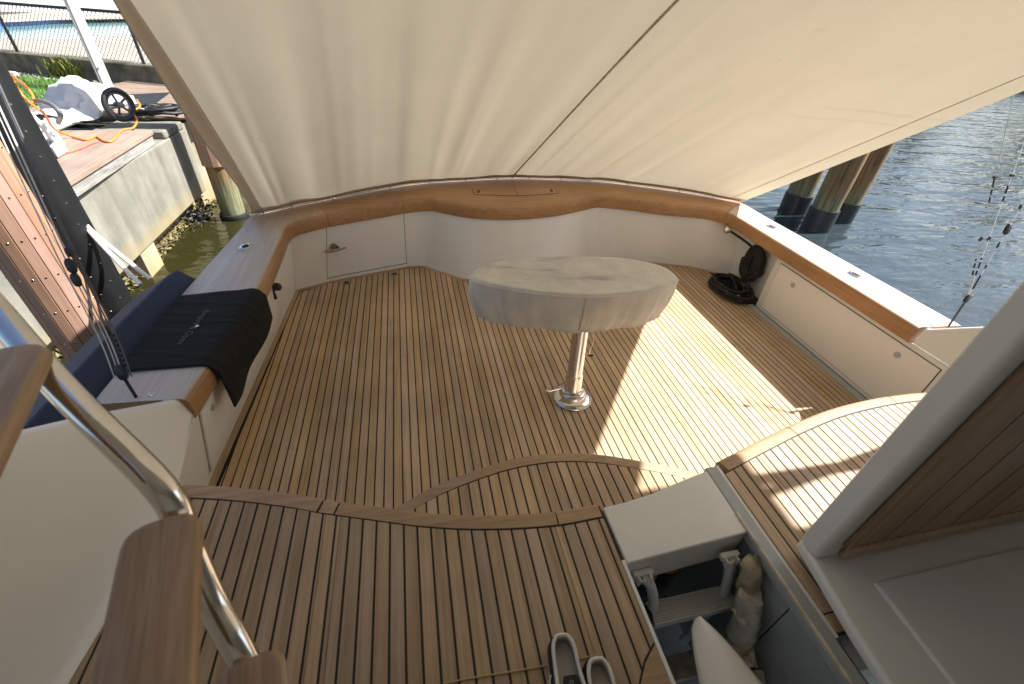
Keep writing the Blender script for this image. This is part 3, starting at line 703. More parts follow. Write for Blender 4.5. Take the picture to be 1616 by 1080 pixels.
# ---- raised locker lid to starboard of the hatch, teak panel on its forward face
lidr = empty('raised_locker_lid'); lidr.parent = yacht
LX, LY0, LY1, LZ = 1.196, 0.468, 0.541, 0.58
MB().prism([(LX, LY1), (LX, LY0 + 0.01), (LX + 0.01, LY0), (2.7, LY0), (2.7, LY1)], LZ, 2.25).build('lid_frame', 'gelcoat', lidr, bev=0.012, segs=4)
PX0 = 1.272; yf = LY0 - 0.001
MB().box(((PX0 + 2.65) / 2 , yf + 0.001, (0.60 + 2.2) / 2), (2.65 - PX0, 0.006, 1.6)).build('panel_caulking', 'caulk', lidr)
for k in range(0, 26):
    a = PX0 + 0.004 + k * 0.135; b = a + 0.127
    if b > 2.62: break
    zb = 0.657
    MB().box(((a + b) / 2, yf - 0.006, (zb + 2.2) / 2), (b - a, 0.012, 2.2 - zb)).build('plank', 'teak_panel', lidr)
MB().box(((PX0 - 0.004 + 2.62) / 2, yf - 0.011, 0.623), (2.62 - PX0 + 0.004, 0.022, 0.058)).build('bottom_trim', 'teak_panel', lidr, bev=0.008)
MB().box((PX0 - 0.010, yf - 0.010, 1.42), (0.022, 0.020, 1.53)).build('edge_trim', 'teak_panel', lidr, bev=0.005)
# moulded shelf below the lid
MB().prism([(LX - 0.0, LY1), (LX - 0.045, 0.26), (LX - 0.09, -0.2), (2.7, -0.2), (2.7, LY1)], LZ - 0.05, LZ - 0.004).build('moulded_shelf', 'gelcoat', lidr, bev=0.015, segs=4)
MB().prism([(LX + 0.13, 0.37), (LX + 0.10, -0.18), (2.65, -0.18), (2.65, 0.37)], LZ - 0.03, LZ + 0.006).build('shelf_pad', 'gelcoat', lidr, bev=0.008, segs=3)
MB().prism([(1.34, 0.50), (1.34, -0.2), (2.7, -0.2), (2.7, 0.50)], HM - 0.02, LZ - 0.051).build('shelf_plinth', 'gelcoat', lidr)

# ---- flybridge overhang and cabin front above and behind the camera
MB().box((0.95, -0.60, 2.56), (4.42, 3.1, 0.10)).build('flybridge_overhang', 'gelcoat', yacht, bev=0.03)
MB().box((0.9, -1.15, 1.5), (4.3, 0.08, 2.1)).build('cabin_bulkhead', 'gelcoat', yacht)
MB().box((3.04, -0.27, 1.5), (0.06, 1.72, 2.0)).build('light_block_wall', 'gelcoat', yacht)  # unseen wall added to keep the sun off the lid and shelf
MB().box((-1.16, -0.55, 1.5), (0.06, 1.1, 2.0)).build('light_block_wall', 'gelcoat', yacht)  # unseen as well, added to dim the light from port
MB().tube([(3.06, 0.80, 0.5), (3.0, 0.80, 2.51)], 0.028, 12).build('unseen_shadow_post', 'stainless', yacht)  # added out of view to throw a shadow band on the starboard deck
MB().tube([(3.06, 1.02, 0.5), (3.0, 0.72, 2.51)], 0.022, 12).build('unseen_shadow_brace', 'stainless', yacht)  # second unseen bar, added for the slanting shadow on that deck

# ================================================================== AWNING
awn = empty('sun_awning', (1, 3, 0.6), 'cream canvas sun awning stretched up from the transom cap', 'awning')
Bc = crv([(-1.12, 3.62, 0.612), (-0.77, 3.855, 0.612), (-0.036, 4.25, 0.612), (0.5, 4.375, 0.612), (1.035, 4.435, 0.612), (1.55, 4.385, 0.612), (2.033, 4.28, 0.612), (2.72, 3.935, 0.612), (3.13, 3.615, 0.612)], 10)
def along(path, u):
    t = u * (len(path) - 1); k = min(int(t), len(path) - 2); return path[k].lerp(path[k + 1], t - k)
Mc = crv([(-0.84, 2.02, 1.925), (0.1, 2.0, 1.99), (1.06, 1.98, 2.035), (1.95, 1.93, 1.97), tuple(WY(1560, 166, 1.87))], 10)
Tc = crv([(-0.66, 0.92, 2.49), (0.2, 0.90, 2.50), (1.06, 0.89, 2.50), (1.95, 0.89, 2.49), (2.80, 0.88, 2.44)], 10)
FOLDS = [(random.uniform(0, 1), random.uniform(0.005, 0.018), random.uniform(0.3, 1.0) * random.choice((1, 1, -0.7)), random.uniform(-0.012, 0.012)) for _ in range(70)]
def awnp(u, v):
    b, m, t = along(Bc, u), along(Mc, u), along(Tc, u)
    l0 = (v - .5) * (v - 1) / .5; l1 = v * (v - 1) / (-.25); l2 = v * (v - .5) / .5
    p = b * l0 + m * l1 + t * l2
    # billow between the lines and folds fanning up from the lashings
    f = math.sin(math.pi * min(1, v * 1.0)) * math.sin(math.pi * u)
    p.z -= 0.05 * f; p.y += 0.03 * f
    env = math.exp(-((v - 0.06) / (0.26 + 0.22 * math.exp(-((u - 0.25) / 0.25) ** 2))) ** 2) * (1 - math.exp(-v * 25)) + 0.16 * min(1, v * 8)
    d = 0
    for c, wd, a, sk in FOLDS:
        q = (u - c - sk * v * 1.5) / (wd * (1 + 1.6 * v))
        if abs(q) < 3: d += a * math.exp(-q * q)
    p += Vector((0, -0.55, -0.8)) * (0.0085 * env * d)
    p.z -= 0.012 * math.sin(u * 40 + 2.1 * math.sin(u * 9)) * math.exp(-v * 14) * (1 - math.exp(-v * 40))
    return p
MB().grid(260, 70, awnp).build('canvas', 'canvas', awn, smooth=80, fix=False).matrix_parent_inverse = Matrix.Translation(-awn.location)
def aw_strip(u0, v0, u1, v1, wd, name, mat, off=-0.004, n=40):
    mb = MB()
    def fn(a, t):
        u = u0 + (u1 - u0) * t; v = v0 + (v1 - v0) * t
        du = (v1 - v0); p = awnp(min(1, max(0, u + (a - .5) * wd if abs(v1 - v0) > abs(u1 - u0) else u)), min(1, max(0, v + (0 if abs(v1 - v0) > abs(u1 - u0) else (a - .5) * wd))))
        return p + Vector((0, -0.5, -0.8)) * (-off)
    return keep(mb.grid(3, n, fn).build(name, mat, None, smooth=80, fix=False, solid=0.002), awn)
aw_strip(0.497, 0.0, 0.497, 1.0, 0.004, 'centre_seam', 'bundle')
aw_strip(0.965, 0.02, 0.965, 1.0, 0.0012, 'hem_stitching', 'bundle')
aw_strip(0.0, 0.012, 1.0, 0.012, 0.014, 'lower_hem', 'canvas_flap', n=160)
# hanging side flap to port
def flap(a, t):
    p = awnp(0, t); k = math.sin(math.pi * min(1, max(0, t / 0.62))) ** 0.8 if t < 0.62 else 0
    out = Vector((-0.055, 0.02, -0.13)) * k
    q = p + out
    if t < 0.25: q = q.lerp(Vector((-1.212, 3.572, 0.622)), (1 - t / 0.25) ** 2)
    return p.lerp(q, a) + Vector((-0.012, 0, 0.0)) * math.sin(math.pi * a) * k
keep(MB().grid(6, 40, flap).build('side_flap', 'canvas_flap', None, smooth=80, fix=False, solid=0.003), awn)
for u in (0.0, 0.075, 0.15, 0.225, 0.30, 0.385, 0.46, 0.54, 0.62, 0.70, 0.78, 0.86, 0.93):
    p = awnp(u, 0.0) + V(0.0, -0.022, -0.010)
    s_ = MB().tube([p, p + V(0, 0, 0.018)], 0.004, 8).lathe([(0, 0), (0.006, 0.002), (0.007, 0.006), (0.004, 0.010), (0, 0.011)], p + V(0, 0, 0.016), 10).build('snap_stud', 'stainless', None)
    keep(s_, awn)

# ================================================================== COCKPIT FURNITURE AND GEAR
PT = V(0.905, 1.87, 0)
tbl = empty('pedestal_table', PT, 'polished steel table pedestal with crank bolted to the teak cockpit floor', 'table')
def part(mb, name, mat, parent=tbl, **k): return keep(mb.build(name, mat, None, **k), parent)
part(MB().lathe([(0.0, 0.0), (0.122, 0.0), (0.127, 0.012), (0.120, 0.026), (0.098, 0.036), (0.088, 0.041), (0.082, 0.062), (0.072, 0.072), (0.062, 0.077), (0.0, 0.077)], PT + V(0, 0, 0.001), 48), 'base_flange', 'stainless')
part(MB().lathe([(0.057, 0.072), (0.061, 0.09), (0.053, 0.10), (0.053, 0.20), (0.049, 0.21), (0.046, 0.216), (0.046, 0.80), (0, 0.80)], PT, 36, (-0.05, 0, 1)), 'column', 'stainless')
part(MB().box(PT + V(-0.06, 0.03, 0.80), (0.6, 0.2, 0.03)), 'table_top', 'gelcoat')
c0 = PT + V(-0.075, -0.01, 0.05)
part(MB().tube([c0, c0 + V(-0.012, 0, 0.045), c0 + V(-0.016, 0, 0.06)], 0.0055, 8), 'crank_stem', 'stainless')
part(MB().tube([c0 + V(-0.016, 0, 0.058), c0 + V(-0.10, -0.01, 0.05)], 0.0055, 8, rr=[0.008, 0.006]).lathe([(0, -0.01), (0.011, -0.008), (0.011, 0.008), (0, 0.01)], c0 + V(-0.105, -0.01, 0.05), 12), 'crank_handle', 'stainless')
part(MB().tube(crv([PT + V(0.045, -0.01, 0.50), PT + V(0.06, -0.015, 0.47), PT + V(0.048, -0.02, 0.40), PT + V(0.052, -0.015, 0.36)], 5), 0.0022, 6), 'pin_lanyard', 'stainless')
part(MB().tube([PT + V(0.045, -0.012, 0.355), PT + V(0.075, -0.02, 0.357)], 0.006, 8), 'locking_pin', 'black_plastic')
# fitted cloth cover
ZT = 0.865
OUT = [(W(x, y, ZT)) for x, y in ((742, 436), (752, 424), (790, 412), (850, 406), (920, 405), (990, 408), (1045, 420), (1067, 435), (1066, 444), (1030, 457), (985, 463), (925, 466), (850, 461), (790, 452), (755, 444))]
cen = sum(OUT, Vector()) / len(OUT)
def ring(scale, z, extra=0.0, wob=0.0):
    P = [Vector((cen.x + (p.x - cen.x) * scale, cen.y + (p.y - cen.y) * scale, z)) for p in OUT]
    Q = crv(P + [P[0]], 8)[:-1]
    out = []
    for k, p in enumerate(Q):
        a = 2 * math.pi * k / len(Q); d = Vector((p.x - cen.x, p.y - cen.y, 0)).normalized()
        o = extra + wob * (math.sin(a * 7 + 1) * 0.6 + math.sin(a * 13 + 2.2 + wob * 60) * 0.6 + math.sin(a * 31 + wob * 90) * 0.45 + math.sin(a * 53 + 1.1) * 0.25)
        out.append(p + d * o + V(0, 0, wob * 0.22 * math.sin(a * 5 + 0.7)))
    return out
rings = [[Vector((cen.x + (p.x - cen.x) * s, cen.y + (p.y - cen.y) * s, ZT + dz + 0.004 * math.sin(p.x * 19 + p.y * 7) * (1 - s))) for p in ring(1, ZT)] for s, dz in ((0.10, -0.010), (0.3, -0.011), (0.55, -0.008), (0.75, -0.004), (0.88, -0.001))]
rings += [ring(0.955, ZT + 0.003), ring(0.985, ZT - 0.001), ring(1.0, ZT - 0.012), ring(1.0, ZT - 0.03, 0.004, 0.001), ring(1.0, ZT - 0.08, 0.004, 0.005), ring(0.985, ZT - 0.14, 0.000, 0.008), ring(0.965, ZT - 0.19, -0.006, 0.009), ring(0.955, ZT - 0.212, -0.009, 0.010), ring(0.948, ZT - 0.222, -0.014, 0.009), ring(0.95, ZT - 0.236, -0.008, 0.011)]
cmb = MB().loft(rings, True, False); cmb.f.append(tuple(range(len(rings[0]))))
cov = cmb.build('table_cover', 'cover_cloth', None, smooth=60, solid=0.003)
tag(cov, 'stained off-white fitted cloth cover over the pedestal table', 'cover')
r0 = ring(1.0, ZT - 0.012, 0.003)
MB().tube(r0 + [r0[0]], 0.0045, 6).build('piping', 'cover_cloth', cov)
k = int(len(r0) * 0.735)
MB().tube([ring(1.0, ZT - 0.012, 0.004)[k], ring(1.0, ZT - 0.08, 0.006, 0.004)[k], ring(0.995, ZT - 0.14, 0.005, 0.007)[k], ring(0.97, ZT - 0.222, -0.006, 0.010)[k]], 0.0028, 6).build('seam', 'bundle', cov)

# black mat draped over the port coaming
def capx(y): return interp([(p[0][1], p[0][0]) for p in PAIR[:5]], y), interp([(p[1][1], p[1][0]) for p in PAIR[:5]], y)
def matp(u, v):
    y = 1.745 + u * 0.70 - 0.06 * (1 - v) * u; xi, xo = capx(y)
    tot = 0.60; s = v * tot; wtop = xi - xo - 0.02
    wr = 0.003 * math.sin(u * 23 + v * 5) + 0.002 * math.sin(u * 51 + v * 11)
    if s < wtop - 0.025:
        return Vector((xo + 0.015 + s, y + 0.05 * (0.5 - v) * 0, ZC + 0.009 + abs(wr)))
    q = s - (wtop - 0.025); rr = 0.045; arc = rr * math.pi / 2
    x0 = xo + 0.015 + wtop - 0.025
    if q < arc:
        a = q / rr; return Vector((x0 + rr * math.sin(a), y, ZC + 0.009 - rr * (1 - math.cos(a)) + abs(wr) * 0.5))
    d = q - arc; d *= 1 + 0.10 * math.sin(u * 4 + 0.5)
    return Vector((x0 + rr + 0.012 + 0.02 * math.sin(u * 9 + 1) * d / 0.3, y - 0.10 * d, ZC + 0.009 - rr - d))
bm_ = MB().grid(40, 50, matp).build('draped_mat', 'black_cloth', None, smooth=80, solid=0.006)
tag(bm_, 'black cloth mat with faint grey lettering draped over the port coaming', 'mat')
def letter(txt, size, y, x, name):
    cu = bpy.data.curves.new(name, 'FONT'); cu.body = txt; cu.size = size; cu.extrude = 0.0004; cu.align_x = 'CENTER'
    t = bpy.data.objects.new(name, cu); C.objects.link(t)
    t.rotation_euler = (0, 0, R(-96)); t.location = (x, y, ZC + 0.0175); t.data.materials.append(MATS['pale_print'])
    bpy.context.view_layer.update()
    me = bpy.data.meshes.new_from_object(t.evaluated_get(bpy.context.evaluated_depsgraph_get())); mwm = t.matrix_world.copy()
    bpy.data.objects.remove(t); o = bpy.data.objects.new(name, me); C.objects.link(o); o.matrix_world = mwm; o.parent = bm_; return o
letter('Empire & Open', 0.046, 2.06, -1.12, 'lettering')
MB().lathe([(0, 0), (0.009, 0), (0.009, 0.001), (0, 0.001)], (-1.095, 2.06, ZC + 0.0175), 12).build('emblem_dot', 'gelcoat', bm_)

# navy padded cover hung outboard of the port coaming
def navring(y, k):
    s = 1 - k
    prof = [(-1.335, 0.46), (-1.345, 0.58), (-1.432, 0.652), (-1.445, 0.652), (-1.655, 0.53), (-1.675, 0.50), (-1.69, 0.2), (-1.66, -0.25), (-1.40, -0.3), (-1.34, -0.1)]
    xo = interp([(1.4, 0.0), (2.0, 0.015), (2.65, 0.06)], y)
    return [Vector((-1.48 + (x + 1.48) * (1 - 0.55 * k) + xo, y, 0.25 + (z - 0.25) * (1 - 0.30 * k))) for x, z in prof]
nv = MB().loft([navring(1.40, 0.1), navring(1.415, 0.0), navring(1.7, 0), navring(2.1, 0), navring(2.45, 0.02), navring(2.58, 0.06), navring(2.65, 0.15), navring(2.68, 0.4)]).build('fender_cover', 'navy', None, smooth=24, bev=0.006, segs=2)
tag(nv, 'navy blue padded fender cover along the outside of the port coaming', 'fender')

# black spray nozzle in its holder on the port wall
np_ = WX(430, 455, -0.955)
noz = empty('spray_nozzle', np_, 'black hose spray nozzle hung on the port cockpit wall', 'nozzle')
keep(MB().lathe([(0, -0.03), (0.022, -0.03), (0.026, -0.02), (0.026, 0.03), (0.02, 0.04), (0.012, 0.045), (0, 0.045)], np_ + V(0.02, 0, 0.01), 16, (0.8, -0.6, 0.2)).build('nozzle_head', 'black_plastic', None), noz)
keep(MB().tube(crv([np_ + V(0.01, 0, 0.0), np_ + V(-0.005, 0, -0.03), np_ + V(-0.01, 0.02, -0.09)], 5), 0.014, 10).build('nozzle_grip', 'black_plastic', None), noz)
keep(MB().tube(crv([np_ + V(-0.01, 0.02, -0.09), np_ + V(-0.02, 0.06, -0.02), np_ + V(-0.03, 0.05, 0.09)], 5), 0.005, 8).build('nozzle_hose', 'black_cord', None), noz)

# coiled black hose on the sole in the starboard corner
hc = V(2.80, 2.98, 0.012); pts = []
for k in range(0, 150):
    a = k / 150 * 2 * math.pi * 5.2; r = 0.15 + 0.035 * math.sin(k * 0.13) ; el = 1.25
    pts.append(hc + V(0.90 * r * math.cos(a) + 0.02 * math.sin(a * 0.4), el * r * math.sin(a) + 0.02 * math.cos(a * 0.7), 0.006 + 0.00055 * k + 0.006 * math.sin(a * 2.3)))
pts += crv([pts[-1], hc + V(0.05, 0.02, 0.07), hc + V(0.02, -0.08, 0.03)], 6)
ch = MB().tube(pts, 0.0125, 8).build('coiled_hose', 'black_cord', None, smooth=80)
tag(ch, 'black rubber hose coiled on the teak floor in the starboard corner', 'hose')
MB().tube([pts[-1], pts[-1] + V(-0.01, -0.05, -0.008)], 0.009, 10).build('hose_fitting', 'stainless', ch)
# black dock-line hank hung from the hawse
hk = V(2.965, 2.99, 0.28); hank = empty('dock_line_hank', hk, 'hank of black dock line hanging above the coiled hose', 'rope')
for k in range(15):
    a0 = k * 0.35; pth = []
    for j in range(25):
        a = 2 * math.pi * j / 24; pth.append(hk + V(-0.014 * (k % 3) + 0.006 * math.sin(a * 3 + k), (0.018 + 0.012 * (k // 3)) * 1.5 * math.cos(a) * (1.25 if math.sin(a) < 0 else 1), (0.05 + 0.013 * (k // 3) + 0.010 * (k % 3)) * 1.3 * math.sin(a)))
    keep(MB().tube(pth, 0.017, 7).build('rope_turn', 'black_cord', None, smooth=80), hank)
keep(MB().tube(crv([hk + V(-0.01, 0.03, 0.09), V(2.92, 3.10, 0.42), V(hw.x - 0.0, hw.y, hw.z)], 6), 0.011, 8).build('rope_tail', 'black_cord', None), hank)
for q, r_ in ((V(-0.036, 0.065, 0.06), 0.4), (V(-0.036, -0.06, -0.05), 0.5), (V(-0.036, -0.055, 0.06), 0.2)):
    keep(MB().box(hk + q, (0.004, 0.032, 0.011), m=Matrix.Rotation(0.5, 3, 'X')).build('whipping', 'white_rope', None), hank)

# pair of canvas shoes on the mezzanine deck
def shoe(heel, yaw, label, laces):
    root = empty('shoe', heel, label, 'shoe', 'canvas shoes on the deck')
    rot = Matrix.Rotation(yaw, 3, 'Z')
    def P(x, y, z): return heel + rot @ Vector((x, -y, z))          # y runs from heel to toe
    prof = [(0.0, 0.012, 0.058), (0.008, 0.024, 0.062), (0.03, 0.033, 0.064), (0.08, 0.036, 0.060), (0.13, 0.040, 0.064), (0.18, 0.046, 0.060), (0.23, 0.046, 0.048), (0.265, 0.036, 0.038), (0.285, 0.018, 0.030), (0.29, 0.004, 0.026)]
    def ringat(y, hw_, h, k=1.0, z0=0.018):
        out = []
        for j in range(20):
            a = math.pi * j / 19; out.append((hw_ * math.cos(a) * (1 if True else 0), y, z0 + (h - z0) * math.sin(a) ** 0.7 * k))
        return out
    # sole
    outl = [(s * hw_ * 1.2, y) for s in (1,) for y, hw_, h in prof] + [(-hw_ * 1.2, y) for y, hw_, h in prof[::-1]]
    mb = MB(); vs0 = [P(x, y - 0.003, 0.001) for x, y in outl]; vs1 = [P(x * 1.03, y - 0.003, 0.014) for x, y in outl]; vs2 = [P(x, y - 0.002, 0.024) for x, y in outl]
    mb.loft([vs0, vs1, vs2]); keep(mb.build('shoe_sole', 'shoe_sole', None, smooth=50), root)
    # vamp (front) closed over the toes, open collar behind
    mb = MB(); rings_ = []
    for y, hw_, h in prof[4:]:
        rings_.append([P(*q) for q in ringat(y, hw_, h + (0.012 if y < 0.2 else 0))])
    mb.loft(rings_, closed=False, cap=False); keep(mb.build('vamp', 'shoe_upper', None, smooth=70, solid=0.004), root)
    # quarters: side walls round the heel
    path = [(prof[i][1], prof[i][0]) for i in range(4, -1, -1)] + [(-prof[i][1], prof[i][0]) for i in range(0, 5)]
    path = [(p.x, p.y) for p in crv([(x, y, 0) for x, y in path], 5)]
    def hgt(y): return interp([(0, 0.066), (0.03, 0.062), (0.08, 0.053), (0.13, 0.06)], y)
    mb = MB().loft([[P(x * 1.17, y - 0.006, 0.02) for x, y in path], [P(x * 1.13, y - 0.005, 0.042) for x, y in path], [P(x * 0.92, y + 0.003, hgt(y)) for x, y in path]], closed=False, cap=False)
    keep(mb.build('quarter', 'shoe_upper', None, smooth=70, solid=0.003), root)
    mb = MB().loft([[P(x * 0.90, y * 0.97 + 0.005, 0.03) for x, y in path], [P(x * 0.87, y * 0.98 + 0.005, hgt(y) - 0.001) for x, y in path]], closed=False, cap=False)
    keep(mb.build('lining', 'shoe_lining', None, smooth=70, solid=0.003), root)
    ins = [(x * 0.93, y * 0.96 + 0.005) for x, y in path] + [(-0.035, 0.17), (0.035, 0.17)]
    keep(MB().add([P(x, y, 0.029) for x, y in ins], [tuple(range(len(ins)))]).build('insole', 'shoe_lining', None, smooth=0), root)
    keep(MB().tube([P(x * 0.90, y + 0.003, hgt(y) + 0.002) for x, y in path], 0.0052, 8).build('collar_binding', 'shoe_binding', None, smooth=80), root)
    # tongue with printed mark
    tg = [(-0.017, 0.098), (0.017, 0.098), (0.024, 0.115), (0.022, 0.175), (-0.022, 0.175), (-0.024, 0.115)]
    tz = lambda y: 0.076 - (y - 0.098) * 0.06
    keep(MB().add([P(x, y, tz(y)) for x, y in tg] + [P(x, y, tz(y) - 0.006) for x, y in tg], [(0, 1, 2, 3, 4, 5), (11, 10, 9, 8, 7, 6)] + [(i, (i + 1) % 6, 6 + (i + 1) % 6, 6 + i) for i in range(6)]).build('tongue', 'shoe_upper', None, smooth=0), root)
    mk = MB()
    for yy, gap in ((0.114, 0.4), (0.127, 2.2)):
        pth = [P(0.0 + 0.0042 * math.cos(a), yy + 0.0045 * math.sin(a), tz(yy) + 0.0012) for a in [gap + (2 * math.pi - gap * (0 if yy < 0.12 else 0.5)) * j / 14 for j in range(15)]]
        mk.tube(pth, 0.0008, 5)
    keep(mk.build('tongue_mark', 'shoe_print', None), root)
    mb = MB()
    for j in range(4):
        y0 = 0.145 + j * 0.016
        for s in (-1, 1):
            mb.tube(crv([P(s * 0.032, y0, tz(y0) - 0.006), P(0.0, y0 + 0.006, tz(y0) + 0.008), P(-s * 0.030, y0 + 0.014, tz(y0) - 0.004)], 5), 0.0022, 6)
    mb.tube(crv([P(-0.03, 0.13, 0.062), P(-0.045, 0.115, 0.05), P(-0.052, 0.10, 0.045), P(-0.046, 0.085, 0.05)], 5), 0.0022, 6)
    keep(mb.build('laces', 'shoe_binding', None, smooth=80), root)
h1 = W(885, 1003, HM + 0.06); h2 = W(940, 1040, HM + 0.06)
shoe(V(h1.x, h1.y, HM + 0.001), R(-4), 'dark canvas shoe whose laced tongue shows, left one of the pair', True)
shoe(V(h2.x, h2.y, HM + 0.001), R(-4), 'dark canvas shoe nearer the open hatch, right one of the pair', True)
cd_ = [W(x, y, HM + 0.004) for x, y in ((700, 1079), (740, 1071), (790, 1063), (848, 1053), (905, 1042), (945, 1034), (947, 1040))]
tag(MB().tube(crv(cd_, 5), 0.0022, 6).build('cord', 'olive_cord', None), 'thin olive cord lying across the deck behind the shoes', 'cord')

# bundle rolled in plastic inside the hatch, hoses behind
bp0 = V(1.06, 0.545, 0.46)
bun = empty('rolled_bundle', bp0, 'rolled canvas bundle in torn plastic standing in the hatch', 'bundle')
def lump(c, r, h, tilt, seed, name, mat):
    rnd = random.Random(seed); rings_ = []
    for k in range(12):
        t = k / 11; rr = r * (0.80 + 0.22 * math.sin(math.pi * min(1, t * 1.25)) + 0.12 * rnd.uniform(-1, 1))
        rings_.append([c + V(tilt[0] * t, tilt[1] * t, -h * t) + V(rr * math.cos(a) * (1 + 0.10 * math.sin(3 * a + k) + 0.07 * rnd.uniform(-1, 1)), rr * math.sin(a) * (1 + 0.10 * math.sin(2 * a + k * 1.3) + 0.07 * rnd.uniform(-1, 1)), 0.012 * math.sin(a * 4 + k)) for a in [2 * math.pi * j / 20 for j in range(20)]])
    return keep(MB().loft(rings_).build(name, mat, None, smooth=70), bun)
lump(V(1.070, 0.545, 0.462), 0.036, 0.20, (0.0, -0.06), 1, 'upper_roll', 'bundle')
lump(V(1.055, 0.475, 0.36), 0.045, 0.30, (-0.01, -0.10), 2, 'wrapped_roll', 'bundle_wrap')
lump(V(1.05, 0.40, 0.18), 0.05, 0.5, (0.0, -0.08), 3, 'lower_roll', 'bundle')
for q_, sz_ in ((V(1.02, 0.44, 0.30), 0.05), (V(1.04, 0.36, 0.16), 0.06), (V(1.00, 0.30, 0.12), 0.05)):
    mb = MB(); mb.grid(5, 5, lambda u, v: q_ + V((u - .5) * sz_, (v - .5) * sz_ * 1.3, 0.02 * math.sin(u * 5) * math.cos(v * 4))); keep(mb.build('torn_wrap', 'bundle_wrap', None, solid=0.001), bun)
lump(V(1.07, 0.30, 0.10), 0.04, 0.3, (0.0, -0.04), 4, 'crumpled_wrap', 'bundle_wrap')
for k, (x, y, z, m, r) in enumerate(((0.76, 0.74, 0.02, 'orange', 0.04), (0.88, 0.75, 0.0, 'orange', 0.045), (1.0, 0.76, 0.03, 'orange', 0.04))):
    pth = [V(x + r * math.cos(a), y + 0.4 * r * math.sin(a), z + 0.8 * r * math.sin(a)) for a in [2 * math.pi * j / 20 for j in range(21)]]
    tag(MB().tube(pth, 0.009, 8).build('hose_ring', m, None, smooth=80), ('orange hose loop at the left in the dark hatch', 'orange hose loop in the middle of the dark hatch', 'orange hose loop at the right in the dark hatch')[k], 'hose', 'hose loops in the hatch')

# outrigger halyards
def block(p, d, s, mb):
    d = Vector(d).normalized(); q = Vector((0, 0, 1)).rotation_difference(d).to_matrix()
    mb.loft([[p + q @ Vector((x * s * k, y * s * k, z * s)) for x, y in ((0.5, 0.28), (0.0, 0.36), (-0.5, 0.28), (-0.5, -0.28), (0.0, -0.36), (0.5, -0.28))] for z, k in ((-1, 0.35), (-0.75, 0.8), (-0.2, 1.0), (0.4, 1.0), (0.8, 0.75), (1, 0.3))]); return mb
pr0 = V(-1.172, 1.575, 0.602)
pl = [pr0, WX(195, 595, -1.20), WX(170, 530, -1.205), WX(105, 400, -1.24), WX(20, 215, -1.30), WX(-60, 40, -1.36)]
rigp = empty('outrigger_halyard', pr0, 'bundle of halyard lines and black blocks rising from the port coaming', 'rigging')
for k, (dx, dy, r) in enumerate(((0.0, 0, 0.0028), (0.016, 0.006, 0.0028), (-0.015, 0.004, 0.0022), (0.030, -0.003, 0.0026), (-0.028, -0.006, 0.0022))):
    P_ = [p + V(dx, dy, 0) * (0.1 + 0.9 * min(1, i / 1.0)) for i, p in enumerate(pl)]
    keep(MB().tube(crv(P_[1:], 4), r, 6).build('halyard_line', ('pale_line', 'grey_hose', 'pale_line', 'grey_hose', 'pale_line')[k], None), rigp)
keep(MB().tube([pl[0], pl[1]], 0.006, 8).build('pendant', 'black_cord', None), rigp)
dd = pl[3] - pl[1]
keep(block(pl[1] + dd.normalized() * 0.02, dd, 0.036, MB()).build('block', 'black_plastic', None, bev=0.003), rigp)
for px, py, s in ((168, 522, 0.024), (112, 420, 0.028), (120, 442, 0.026), (108, 398, 0.018)):
    keep(block(WX(px, py, -1.225), dd + V(0, 0, random.uniform(-.1, .1)), s, MB()).build('block', 'black_plastic', None, bev=0.002), rigp)
mb = MB()
for k in range(7):
    p = pl[1].lerp(pl[2], 0.25 + 0.12 * k) + V(0.022, 0, 0); q = pl[1].lerp(pl[2], 0.31 + 0.12 * k) + V(0.022, 0, 0)
    mb.tube([p, q], 0.0045, 6)
keep(mb.build('whipping', 'black_cord', None), rigp)
sr0 = W(1497, 515, ZC); kn = V(3.02, 1.51, 0.806)
rigs = empty('outrigger_halyard', sr0, 'thin pale lines with black toggles fanning up from the starboard coaming', 'rigging')
keep(MB().tube([sr0, kn], 0.0055, 8).build('pendant', 'black_cord', None), rigs)
keep(block(kn, (0.5, 0.2, 0.7), 0.026, MB()).tube([kn + V(0.02, 0, 0.01), kn + V(0.055, 0.01, 0.012)], 0.006, 6).build('snap_cluster', 'black_plastic', None), rigs)
def fan(pa, pb, ext, marks, name):
    a = kn; b = WX(*pb, pa); d = b - a; e = a + d * ext
    keep(MB().tube([a, e], 0.0016, 5).build('halyard_line', 'pale_line', None), rigs)
    mb = MB()
    for t0, t1 in marks: mb.tube([a + d * t0, a + d * t1], 0.0042, 6)
    if marks: keep(mb.build('whipping', 'black_cord', None), rigs)
    return a, d
a, d = fan(3.10, (1570, 280), 3.2, ((0.20, 0.24), (0.26, 0.30), (0.32, 0.335), (0.80, 0.84), (0.86, 0.90), (0.92, 0.99)), 'a')
keep(MB().box(a + d * 0.50, (0.022, 0.006, 0.02), m=Matrix.Rotation(0.6, 3, 'Y')).build('toggle', 'black_plastic', None), rigs)
keep(MB().box(a + d * 1.0, (0.018, 0.012, 0.012)).build('toggle', 'black_plastic', None), rigs)
a, d = fan(3.12, (1597, 277), 3.2, ((0.20, 0.24), (0.26, 0.31), (0.33, 0.345), (0.80, 0.84), (0.86, 0.92)), 'b')
keep(MB().box(a + d * 0.50, (0.022, 0.006, 0.02), m=Matrix.Rotation(0.6, 3, 'Y')).build('toggle', 'black_plastic', None), rigs)
keep(MB().box(a + d * 1.0, (0.018, 0.012, 0.012)).build('toggle', 'black_plastic', None), rigs)
a, d = fan(3.10, (1590, 362), 3.5, ((0.15, 0.35), (0.45, 0.5), (0.74, 0.82)), 'c')
keep(block(a + d * 1.0, d, 0.030, MB()).build('block', 'black_plastic', None, bev=0.002), rigs)
keep(block(a + d * 1.30, d, 0.014, MB()).build('block', 'black_plastic', None, bev=0.002), rigs)
